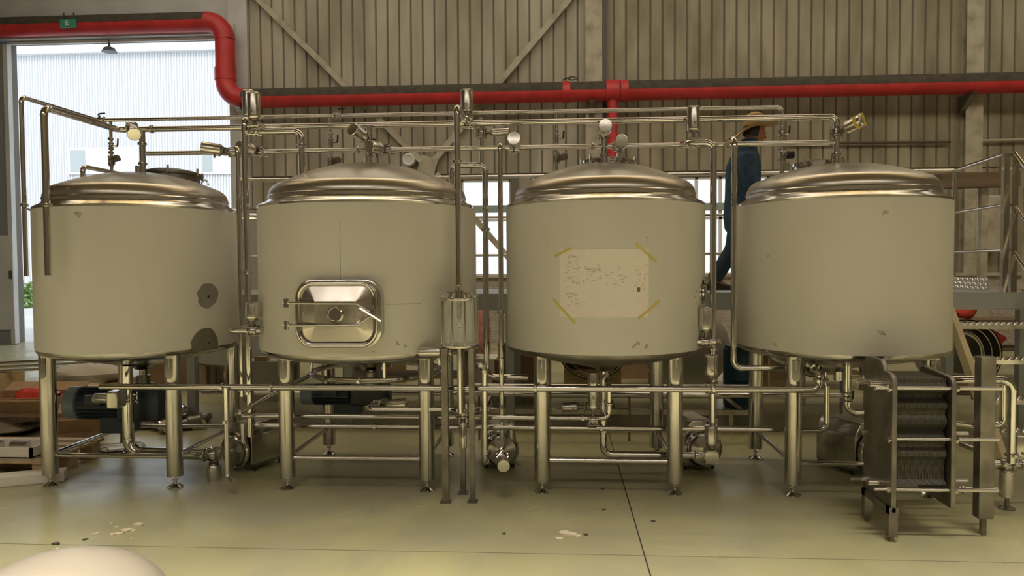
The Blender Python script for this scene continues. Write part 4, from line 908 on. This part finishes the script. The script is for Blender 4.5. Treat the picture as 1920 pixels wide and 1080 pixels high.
def cloth(name, b, m):
    o = b.build(name, m, man, sharp=3)
    r_ = o.modifiers.new('remesh', 'REMESH'); r_.mode = 'VOXEL'; r_.voxel_size = .014; r_.use_smooth_shade = True
    s_ = o.modifiers.new('smooth', 'SMOOTH'); s_.iterations = 8; s_.factor = .6
    return o
jk = B(); jk.rings([ell(J(1389, 424), .155, .185), ell(J(1389, 405), .165, .20), ell(J(1390, 372), .155, .19), ell(J(1393, 340), .165, .205), ell(J(1394, 312), .165, .215), ell(J(1396, 294), .135, .19), ell(J(1400, 280), .095, .12), ell(J(1404, 268), .08, .085), ell(J(1407, 260), .085, .09)])
for sh_, el_, wr_ in ((shN, elN, wrN), (shF, elF, wrF)):
    e2 = wr_-(wr_-el_).normalized()*.02; jk.tube([sh_+V((0, 0, .03)), sh_, (sh_+el_)/2+V((-.012, 0, 0)), el_, (el_+e2)/2, e2], [.06, .085, .078, .068, .062, .055], 14)
cloth('jacket', jk, NAVY)
tr_ = B(); tr_.rings([ell(J(1389, 392), .14, .17), ell(J(1388, 410), .15, .18), ell(J(1387, 428), .145, .175), ell(J(1386, 440), .10, .13)])
for h_, k_, a_ in ((hl, kneeB, ankB), (hr, kneeF, ankF)):
    tr_.tube([h_+V((0, 0, .05)), h_+V((0, 0, -.06)), (h_+k_)/2, k_, (k_+a_)/2, a_+V((0, 0, .0))], [.10, .112, .10, .085, .076, .072], 16)
cloth('trousers', tr_, mat('navy_trouser_cloth', (.03, .058, .10), .85, 0, bump=.4, bscale=8, col2=(.02, .038, .065), scale=9))
for a_, t_ in ((ankB, toeB), (ankF, toeF)):
    b = B(); z0 = PZ+.002; d = V((1, 0, 0)); rs = []
    for xx_, ww, hh in ((-.09, .03, .05), (-.08, .04, .085), (-.02, .042, .10), (.06, .045, .075), (.13, .048, .055), (.175, .035, .04), (.185, .015, .025)):
        zb_s = z0 if a_ is ankF else a_.z-.10
        rs.append([V((a_.x+xx_+.01, a_.y+ww*math.cos(t), zb_s+max(0, math.sin(t))*hh)) for t in [2*PI*k/14 for k in range(14)]])
    b.rings(rs).build('shoe', BLACK, man)
# head with a face, looking right and slightly down
tilt = math.radians(14)
RH = Matrix.Rotation(tilt, 3, 'Y')
hb = B(); n, m_ = 28, 22; rs = []
for j in range(m_+1):
    v = -1+2*j/m_; ring = []
    for k in range(n):
        t = 2*PI*k/n; r = math.sqrt(max(1-v*v, .0004)); cx, cy = math.cos(t), math.sin(t)
        x = .098*r*cx; y = .076*r*cy; z = .118*v
        if v < 0: y *= 1-.22*v*v-.12*abs(v); x = x*(1-.18*abs(v)) + (.022*abs(v) if True else 0)
        fr = max(0, cx)**6*max(0, 1-abs(cy)*2.6)
        x += .030*fr*math.exp(-((v+.12)/.13)**2)          # nose
        x += .010*max(0, cx)**3*math.exp(-((v-.22)/.12)**2)   # brow
        x -= .012*max(0, cx)**4*math.exp(-((v-.06)/.08)**2)*(1-math.exp(-(cy/.18)**2))   # eye sockets
        x += .010*fr*math.exp(-((v+.42)/.07)**2)+.010*fr*math.exp(-((v+.55)/.06)**2)   # lips
        x += .016*max(0, cx)**4*math.exp(-((v+.82)/.14)**2)   # chin
        ring.append(headc+RH @ V((x, y, z)))
    rs.append(ring)
hd = hb.rings(rs).build('head', SKIN, man, sharp=3)
for s_ in (-1, 1):
    B().ball(headc+RH @ V((.074, .03*s_, .008)), .011, 10, 8).build('eye', BLACK, hd)
    B().ball(headc+RH @ V((-.005, .074*s_, -.005)), .03, 12, 8, (.6, .25, 1)).build('ear', SKIN, hd)
hr_ = B(); rs = []
for j in range(9):
    v = -.35+1.3*j/8; v = min(v, .97); rs.append([headc+RH @ V((.104*math.sqrt(1-v*v)*math.cos(t)-.006, .082*math.sqrt(1-v*v)*math.sin(t), .122*v)) for t in [PI*.42+PI*1.16*k/16 for k in range(17)]])
vs = [p for r in rs for p in r]; hr_.add(vs, [(i*17+k, i*17+k+1, i*17+18+k, i*17+17+k) for i in range(8) for k in range(16)]); hr_.build('hair', HAIR, man)
# hat
hc = headc+RH @ V((-.012, 0, .055)); RT_ = Matrix.Rotation(math.radians(-7), 3, 'Y')
ht = B(); rs = []
for r_, z in ((.095, .0), (.097, .03), (.094, .075), (.083, .11), (.055, .128), (.02, .122), (.004, .118)):
    rs.append([hc+RT_ @ V((r_*1.08*math.cos(t), r_*.92*math.sin(t), z+(.012*abs(math.sin(t)) if z > .1 else 0))) for t in [2*PI*k/36 for k in range(36)]])
hat = ht.rings(rs).build('straw_hat', STRAW, man)
bb = B(); rs = []
for r_, z in ((.094, .004), (.14, -.004), (.19, -.004), (.222, .004), (.222, -.002), (.19, -.010), (.14, -.010), (.094, -.002)):
    row = []
    for k in range(48):
        t = 2*PI*k/48; e = (r_-.094)/.13
        row.append(hc+RT_ @ V((r_*math.cos(t), r_*.93*math.sin(t), z-.10*e*max(0, -math.cos(t))**1.5+.03*e*abs(math.sin(t))-.0*e)))
    rs.append(row)
bb.rings(rs, cap=False, close=True).build('brim', STRAW, hat)
rs = [[hc+RT_ @ V((.100*1.08*math.cos(t), .100*.92*math.sin(t), z)) for t in [2*PI*k/36 for k in range(36)]] for z in (.006, .024)]
B().rings(rs, cap=False).build('hat_band', BAND, hat)
# ------------------------------------------------------------------ background vessels and clutter
def simple_tank(px, Y, r, z0, z1, label):
    X = at(px, 500, Y).x; t = thing('storage_tank', (X, Y, 0), label, 'tank'); c = V((X, Y, 0))
    B().lathe(c, UP, [(r, z0), (r, z1)], 48, cap=False).build('shell', mat('pale_grey_film', (.50, .50, .49), .45, 0, col2=(.44, .44, .43), scale=2), t)
    B().lathe(c, UP, [(r, z1), (r*.93, z1+.06), (r*.5, z1+.15), (.02, z1+.18)], 48).build('dome', STEEL, t)
    B().lathe(c, UP, [(r, z0), (r*.97, z0-.03), (r*.4, z0-.10), (.03, z0-.12)], 48).build('bottom_cone', DARKST, t)
    for k in range(4):
        a = PI/4+PI/2*k; B().cyl((X+r*.75*math.cos(a), Y+r*.75*math.sin(a), 0), (X+r*.75*math.cos(a), Y+r*.75*math.sin(a), z0), .05, n=14).build('leg', DARKST, t)
    return t
simple_tank(478, 9.55, .74, .36, 2.15, 'pale grey storage tank behind the gap between first and second tanks')
# lying drums seen under the tanks
def lying(px, py, Y, r, L, label, m, open_=False, name='lying_drum'):
    c = at(px, py, Y); c.z = max(c.z, r+.06); o = thing(name, (c.x, Y, 0), label, 'drum')
    if open_:
        B().lathe(c, DY, [(r, 0), (r, L), (.02, L), (.02, L-.01), (r-.01, L-.01), (r-.01, 0)], 40, cap=False).build('shell', DARKST, o)
        for q, ri in ((0, .012), (.06, .010), (.12, .010)): B().tube([c+V((math.cos(t)*(r-.02-q), .01+q, math.sin(t)*(r-.02-q))) for t in [2*PI*k/40 for k in range(40)]], ri, 8, close=True).build('rim_ring', PIPE, o)
        B().lathe(c+V((0, .1, 0)), DY, [(r*.62, 0), (r*.62, .03), (r*.55, .035), (r*.55, .0)], 40, cap=False).build('inner_flange', STEEL, o)
    else:
        B().lathe(c, DY, [(.02, -.07), (r*.5, -.055), (r*.85, -.02), (r, .03), (r, L)], 40).build('shell', m, o)
    for y in (.15, L-.15): B().box((c.x, Y+y, (c.z-r)/2+.04), (r*1.5, .08, (c.z-r)+.12)).build('cradle', WOOD, o)
    return o
lying(1112, 640, 8.9, .46, .8, 'open round vessel lying with concentric rims under the third tank', DARKST, True, 'lying_vessel')
lying(1290, 655, 8.9, .50, .9, 'pale round vessel end seen right of the third tank legs', mat('pale_head', (.40, .38, .35), .5, .2))
lying(1480, 648, 8.7, .25, .7, 'shiny domed vessel head seen under the rightmost tank', PIPE)
lying(1810, 690, 9.0, .42, .4, 'black rimmed round vessel behind the stairs', DARKST, True, 'lying_vessel')
# low steel trolley frame behind the tanks
Yq0, Yq1 = 7.15, 8.0
tf = thing('trolley_frame', (0, Yq0, 0), 'low rectangular steel frame lying behind the second and third tanks', 'frame')
xq0, xq1 = at(905, 770, Yq0).x, at(1400, 770, Yq0).x; zq = at(1120, 771, Yq0).z
for y in (Yq0, Yq1): B().box(((xq0+xq1)/2, y, zq), (xq1-xq0, .05, .05)).build('long_rail', STEEL, tf)
for x in (xq0, (xq0+xq1)/2, xq1): B().box((x, (Yq0+Yq1)/2, zq), (.05, Yq1-Yq0, .048)).build('cross_rail', STEEL, tf)
for x in (xq0+.06, xq1-.15):
    for y in (Yq0, Yq1): B().box((x, y, zq/2), (.04, .04, zq)).build('leg', STEEL, tf)
def carton(px, py, Y, w_, d, h, label, rz=0., z=None, m=CARD, flaps=False):
    c = at(px, py, Y); z0 = c.z-h/2 if z is None else z; o = thing('cardboard_box', (c.x, Y, z0), label, 'box', 'cardboard boxes')
    R3 = Matrix.Rotation(rz, 3, 'Z')
    if flaps:
        for sx, sy, dx, dy in ((1, 0, .012, d), (-1, 0, .012, d), (0, 1, w_, .012), (0, -1, w_, .012)):
            B().box(V((c.x, Y, z0+h/2))+R3 @ V((sx*w_/2, sy*d/2, 0)), (dx, dy, h), rot=R3).build('side', m, o)
        B().box(V((c.x, Y, z0+.01)), (w_, d, .02), rot=R3).build('base', m, o)
        for sx, sy, a in ((0, 1, .5), (0, -1, -.9)):
            B().box(V((c.x, Y, z0+h))+R3 @ V((0, sy*(d/2+.07), .02 if sy > 0 else -.06)), (w_, .16, .01), rot=R3 @ Matrix.Rotation(a, 3, 'X')).build('flap', m, o)
    else:
        B().box(V((c.x, Y, z0+h/2)), (w_, d, h), rot=R3).build('carton', m, o)
        B().box(V((c.x, Y, z0+h+.001)), (w_, .06, .003), rot=R3).build('packing_tape', TAPE, o)
    return o
# left pile
Yp = 6.6
pal = thing('wooden_pallet', (gp(30, 898).x, 5.7, 0), 'wooden pallet on the floor at the far left', 'pallet')
g = gp(20, 898)
for k in range(5): B().box((g.x-.22, g.y+.02+k*.16, .135), (1.0, .10, .02)).build('top_board', WOOD, pal)
for k in range(3): 
    B().box((g.x-.22, g.y+.05+k*.28, .012), (1.0, .09, .02)).build('bottom_board', WOOD, pal)
    for x in (-.66, -.22, .22): B().box((g.x+x, g.y+.05+k*.28, .073), (.1, .1, .1)).build('block', WOOD, pal)
ty = thing('wooden_tray', (g.x-.1, g.y+.12, .146), 'shallow white wooden tray of parts on the pallet', 'tray')
tc_ = V((g.x-.14, g.y+.16, .146))
B().box(tc_+V((0, 0, .008)), (.6, .3, .016)).build('base', FOAM, ty)
for dx, dy, sx, sy in ((0, -.14, .6, .02), (0, .14, .6, .02), (-.29, 0, .02, .3), (.29, 0, .02, .3)): B().box(tc_+V((dx, dy, .045)), (sx, sy, .08)).build('side', FOAM, ty)
for k, (dx, l_) in enumerate(((.1, .13), (-.1, .1))):
    c = tc_+V((dx, 0, .065)); tag(B().lathe(c-V((l_/2, 0, 0)), DX, [(.03, 0), (.042, .005), (.042, l_-.005), (.03, l_)], 18).build('steel_canister', CANS), 'small steel canister lying in the white tray, %s one' % ('right' if k == 0 else 'left'), 'canister')
a = gp(40, 915); fo = tag(bevel(B().box((0, 0, 0), (.62, .14, .075), rot=Matrix.Rotation(.42, 3, 'Z')).build('foam_block', FOAM), .005), 'long white block lying on the floor before the leftmost leg', 'block'); fo.location = (gp(25, 912).x-.02, gp(25, 905).y-.02, 0.0)
carton(50, 750, 6.9, .80, .5, .18, 'open cardboard box with a red bag at the far left', .05, .16, flaps=True)
c = at(55, 742, 6.9); rb = B(); rng = random.Random(5)
def lumpy(c, r, sq, seed, n=18, m=10, amp=.18):
    rng = random.Random(seed); ph = [rng.uniform(0, 6) for _ in range(6)]; b = B(); rs = []
    for j in range(m+1):
        t = PI*j/m; row = []
        for k in range(n):
            u = 2*PI*k/n; q = r*(1+amp*(math.sin(3*u+ph[0])*math.sin(2*t+ph[1])+.6*math.sin(5*u+ph[2]+3*t)+.4*math.sin(7*t+ph[3]+2*u))*math.sin(t)); s_ = max(math.sin(t), .02)
            row.append(V(c)+V((math.cos(u)*s_*q*sq[0], math.sin(u)*s_*q*sq[1], -math.cos(t)*q*sq[2])))
        rs.append(row)
    return b.rings(rs)
tag(lumpy((c.x+.08, 6.9, .32), .16, (1.3, .9, .55), 2).build('plastic_bag', REDB), 'red plastic bag inside the open cardboard box', 'bag')
# dusty tarpaulin bundle under the box
g2 = at(30, 820, 6.9)
tag(lumpy((g2.x-.05, 6.75, .085), .46, (1.15, .85, .2), 9, 34, 16, .24).build('tarpaulin_bundle', TARP), 'dusty tarpaulin bundle under the cardboard box', 'tarpaulin')
carton(150, 745, 7.4, .5, .36, .34, 'plain cardboard box behind the leftmost front leg', -.2, .0)
carton(150, 810, 6.55, .38, .28, .22, 'opened dark cardboard box on the floor beneath the blue motor', .5, 0.0, flaps=True)
tag(lumpy((at(160, 700, 8.0).x, 8.0, .36), .42, (1.0, .7, .30), 21, 26, 12, .1).build('tarpaulin_bundle', mat('pale_tarp', (.46, .42, .33), .7, 0, bump=.4, bscale=6)), 'pale tarpaulin mound behind the leftmost tank legs', 'tarpaulin')
carton(160, 760, 8.0, .9, .6, .29, 'wide cardboard box carrying the pale tarpaulin mound', .1, 0.0)
# bundle of steel rods at the far left
for k in range(9):
    p0, p1_ = gp(-30, 716+k*2.0, .30+.03*(k % 3)), gp(260, 688+k*1.6, .30+.03*(k % 3)); 
    p0 = V((at(-40, 700, 8.6).x+.1*k*.3, 8.35+.07*(k//3), .32+.05*(k % 3))); p1_ = p0+V((2.9, 1.5, .0))
    tag(B().cyl(p0, p1_, .016, n=8).build('steel_rod', PIPE), 'thin steel rod in the bundle on trestles left of leftmost tank', 'rod', 'rod bundle')
for x, y in ((.35, .25), (2.4, 1.35)):
    p = V((at(-40, 700, 8.6).x+x, 8.4+y-.05, 0)); tag(B().box(p+V((0, 0, .15)), (.1, .5, .3)).build('rod_trestle', WOOD), 'low wooden trestle under the steel rods, %s one' % ('left' if x < 1 else 'right'), 'trestle')
# loose cables on the floor
for k, (a, b) in enumerate((((150, 852), (250, 838)), ((170, 838), (262, 852)), ((190, 826), (285, 846)))):
    p, q = gp(*a), gp(*b); mdl = [p+(q-p)*t+V((0, .12*math.sin(6*t+k*2), .014)) for t in [i/14 for i in range(15)]]
    tag(B().tube(mdl, .008, 6).build('loose_cable', ROPE if k != 1 else BLACK), ('white cable lying nearest under the blue motor', 'black cable winding between the white ones', 'white cable curling behind the other cables')[k], 'cable')
ORD = ['first', 'second', 'third', 'fourth', 'fifth', 'sixth', 'seventh', 'eighth', 'ninth']
# heap of fittings on the floor behind
for k, (px, py, l_, r_) in enumerate(((262, 806, .22, .05), (280, 795, .2, .07), (300, 808, .26, .045), (330, 800, .24, .06), (352, 806, .2, .05), (372, 800, .22, .045), (345, 785, .2, .05), (385, 792, .14, .03), (310, 785, .2, .06))):
    l_ *= 1.3; r_ *= 1.25; g = gp(px, py); a = random.uniform(0, PI); d = V((math.cos(a), math.sin(a), .15)).normalized(); c = g+V((0, 0, r_))
    o = B().lathe(c-d*l_/2, d, [(r_*1.25, 0), (r_*1.25, .015), (r_*.7, .02), (r_*.75, l_*.5), (r_, l_*.55), (r_, l_-.01), (r_*.8, l_)], 14).build('pipe_fitting', [STEEL, DARKST, PIPE][k % 3])
    tag(o, 'loose steel fitting in the heap behind the leftmost tank, %s from the left' % ORD[sorted((262, 280, 300, 330, 352, 372, 345, 385, 310)).index(px)], 'fitting', 'heap of fittings')
tag(lumpy((gp(304, 803).x, gp(304, 803).y+.1, .10), .2, (1.2, .7, .5), 31).build('cloth_sack', TARP), 'tan cloth sack in the heap of fittings', 'sack')
tag(lumpy((gp(322, 812).x, gp(304, 812).y, .07), .1, (1.0, .8, .7), 33).build('cloth_sack', FOAM), 'white round sack in the heap of fittings', 'sack')
# stacked cartons between tanks 2 and 3, behind
carton(975, 680, 8.6, .5, .4, .2, 'upper cardboard box of the stack left of the third tank legs', .1, .48)
carton(972, 715, 8.6, .52, .42, .22, 'middle cardboard box of the stack left of the third tank legs', .0, .26)
carton(968, 745, 8.6, .54, .42, .26, 'lowest cardboard box of the stack left of the third tank legs', .05, 0.0)
c = at(904, 640, 10.2); tag(lumpy((c.x, 10.2, .62), .42, (.3, .3, 1.45), 44, 22, 14, .06).build('wrapped_roll', PINK), 'pink striped film roll standing right of the lantern', 'roll')
tag(B().box((at(938, 670, 9.4).x, 9.4, .2), (.9, .5, .4)).build('low_crate', mat('white_crate', (.55, .53, .5), .6)), 'pale low crate on the floor behind the lantern', 'crate')
for k, (px, Y, lab) in enumerate(((770, 9.2, 'dark bench with metal parts behind the second tank legs'), (1490, 9.6, 'dark bench behind the rightmost tank legs'))):
    x = at(px, 700, Y).x; o = thing('work_bench', (x, Y, 0), lab, 'bench'); B().box((x, Y, .5), (1.7, .6, .05)).build('bench_top', BROWN, o)
    for sx in (-.75, .75):
        for sy in (-.25, .25): B().box((x+sx, Y+sy, .24), (.07, .07, .48)).build('leg', DARKST, o)
    B().box((x, Y, .2), (1.5, .5, .03)).build('shelf', WOOD, o)
rng = random.Random(8)
for k in range(7):
    x = at(770, 700, 9.2).x-.7+k*.22; l_ = rng.uniform(.12, .25); d = V((rng.uniform(-1, 1), rng.uniform(-.6, .6), 0)).normalized()
    tag(B().lathe(V((x, 9.1, .585))-d*l_/2, d, [(.03, 0), (.05, .01), (.05, .03), (.03, .04), (.03, l_-.01), (.045, l_)], 12).build('machine_part', (STEEL, DARKST, BLACK)[k % 3]), 'loose metal part on the bench behind the second tank, %s from the left' % ORD[k], 'metal part', 'parts on the bench')
carton(720, 700, 9.9, .6, .4, .4, 'brown cardboard box on the floor behind the second tank', .2, 0.0)
carton(1190, 680, 10.4, .8, .5, .62, 'large dark cardboard box behind the third tank right leg', -.1, 0.0)
tag(B().box((at(352, 690, 10.5).x, 10.5, .42), (.55, .5, .84)).build('green_cabinet', GREEN), 'dark green cabinet seen under the leftmost tank', 'cabinet')
carton(325, 720, 9.6, .7, .5, .5, 'brown cardboard box under the leftmost tank in the distance', .3, 0.0)
carton(420, 700, 10.9, .9, .5, .55, 'reddish cardboard box left of the rear storage tank', .2, 0.0)
tag(B().box((at(505, 727, 8.6).x, 8.55, .23), (.5, .3, .46)).build('tool_chest', mat('pale_chest', (.5, .48, .43), .5)), 'pale tool chest left of the second tank legs', 'chest')
tag(B().box((at(493, 716, 8.5).x, 8.5, .485), (.16, .1, .05)).build('timber_offcut', WOOD), 'timber offcut lying on the pale tool chest', 'timber')
# behind the stairs
for px, py, Y, s_, lab in ((1806, 600, 10.2, .14, 'red plastic bag seen above the upper stair tread'), (1852, 648, 10.2, .17, 'crumpled red plastic bag behind the middle stair tread')):
    c = at(px, py, Y); c.z = (.815 if py < 620 else .435)+s_*.62; tag(lumpy(c, s_, (1.2, .6, .7), px).build('plastic_bag', REDB), lab, 'bag')
x = at(1850, 640, 10.2).x; o = thing('parts_shelf', (x, 10.25, 0), 'low shelf rack behind the stairs holding red bags', 'shelf')
for z in (.42, .80): B().box((x, 10.25, z), (1.3, .5, .03)).build('shelf_board', BROWN, o)
for sx in (-.62, .62):
    for sy in (-.22, .22): B().box((x+sx, 10.25+sy, .5), (.05, .05, 1.0)).build('post', DARKST, o)
# blue drum behind
x = at(1388, 680, 8.2).x; o = thing('blue_barrel', (x, 8.25, 0), 'dark blue plastic barrel left of the rightmost tank legs', 'barrel')
B().lathe((x, 8.25, 0), UP, [(.15, 0), (.17, .02), (.17, .3), (.175, .31), (.17, .32), (.17, .62), (.15, .66)], 28).build('barrel_body', mat('blue_plastic', (.01, .06, .10), .4), o)
B().lathe((x, 8.25, .66), UP, [(.15, 0), (.15, .015), (.03, .02)], 28).build('lid', BLACK, o)
# ------------------------------------------------------------------ floor litter and foreground lid
YL_ = 3.0; c = at(112, 1043, YL_); Rl, Hl = .44, c.z
o = thing('dished_head', (c.x, YL_, 0), 'cream dished tank head standing on the floor in the near left corner', 'tank head')
B().lathe((c.x, YL_, 0), UP, [(Rl, 0), (Rl, .07)]+[(Rl*math.cos(t), .07+(Hl-.07)*math.sin(t)) for t in [PI/2*k/16 for k in range(1, 16)]]+[(.01, Hl)], 72).build('head_shell', CREAM, o, sharp=1.2)
B().lathe((c.x, YL_, .0), UP, [(Rl+.002, .0), (Rl+.008, .004), (Rl+.008, .012), (Rl+.002, .016)], 72, cap=False).build('edge_bead', STEEL, o)
rng = random.Random(12)
def scrap(px, py, s_, m, label, grp):
    g = gp(px, py); n = 7; poly = []
    for k in range(n): t = 2*PI*k/n; q = s_*rng.uniform(.5, 1.1); poly.append((g.x+q*math.cos(t)*1.3, g.y+q*math.sin(t), .0005))
    tag(B().prism(poly, (0, 0, s_*.25+.002)).build('floor_scrap', m), label, 'scrap', grp)
for px, py, s_ in ((208, 982, .012), (218, 989, .01), (212, 1003, .02), (180, 1002, .02), (222, 1001, .022), (228, 1000, .018), (236, 995, .026), (244, 993, .02), (250, 996, .016), (260, 985, .03), (246, 1010, .008)): scrap(px, py, s_, SCRAP, 'pale plaster crumb in the litter patch before the leftmost tank', 'litter patch on the left')
for px, py, s_ in ((106, 1020, .02), (160, 1012, .014), (184, 1025, .009)): scrap(px, py, s_, SCRAPD, 'dark crumb on the floor beyond the cream dished head', 'dark crumbs')
for px, py, s_ in ((1055, 1000, .03), (1070, 1003, .035), (1048, 1011, .022), (1082, 1006, .02)): scrap(px, py, s_, SCRAP, 'pale flake on the open floor before the third tank', 'pale flakes in the middle')
for px, py in ((945, 1001), (1098, 1003), (1132, 956), (1225, 978), (1130, 917)): scrap(px, py, .012, SCRAPD, 'tiny dark speck on the open floor', 'specks')
p, q = gp(105, 1030), gp(130, 1035); tag(B().box((p+q)/2+V((0, 0, .003)), ((q-p).length, .014, .006), rz=math.atan2(q.y-p.y, q.x-p.x)).build('zip_strip', FOAM), 'thin white strip on the floor beyond the cream dished head', 'strip')
p, q = gp(150, 1026), gp(166, 1025); tag(B().box((p+q)/2+V((0, 0, .003)), ((q-p).length, .014, .006)).build('zip_strip', FOAM), 'short white strip right of the longer white strip', 'strip')
g = gp(1745, 930); tag(B().box((g.x, g.y, .012), (.1, .05, .004), rot=Matrix.Rotation(.3, 3, 'X')).build('foil_scrap', PIPE), 'shiny foil scrap under the heat exchanger', 'scrap')
bpy.context.view_layer.update()
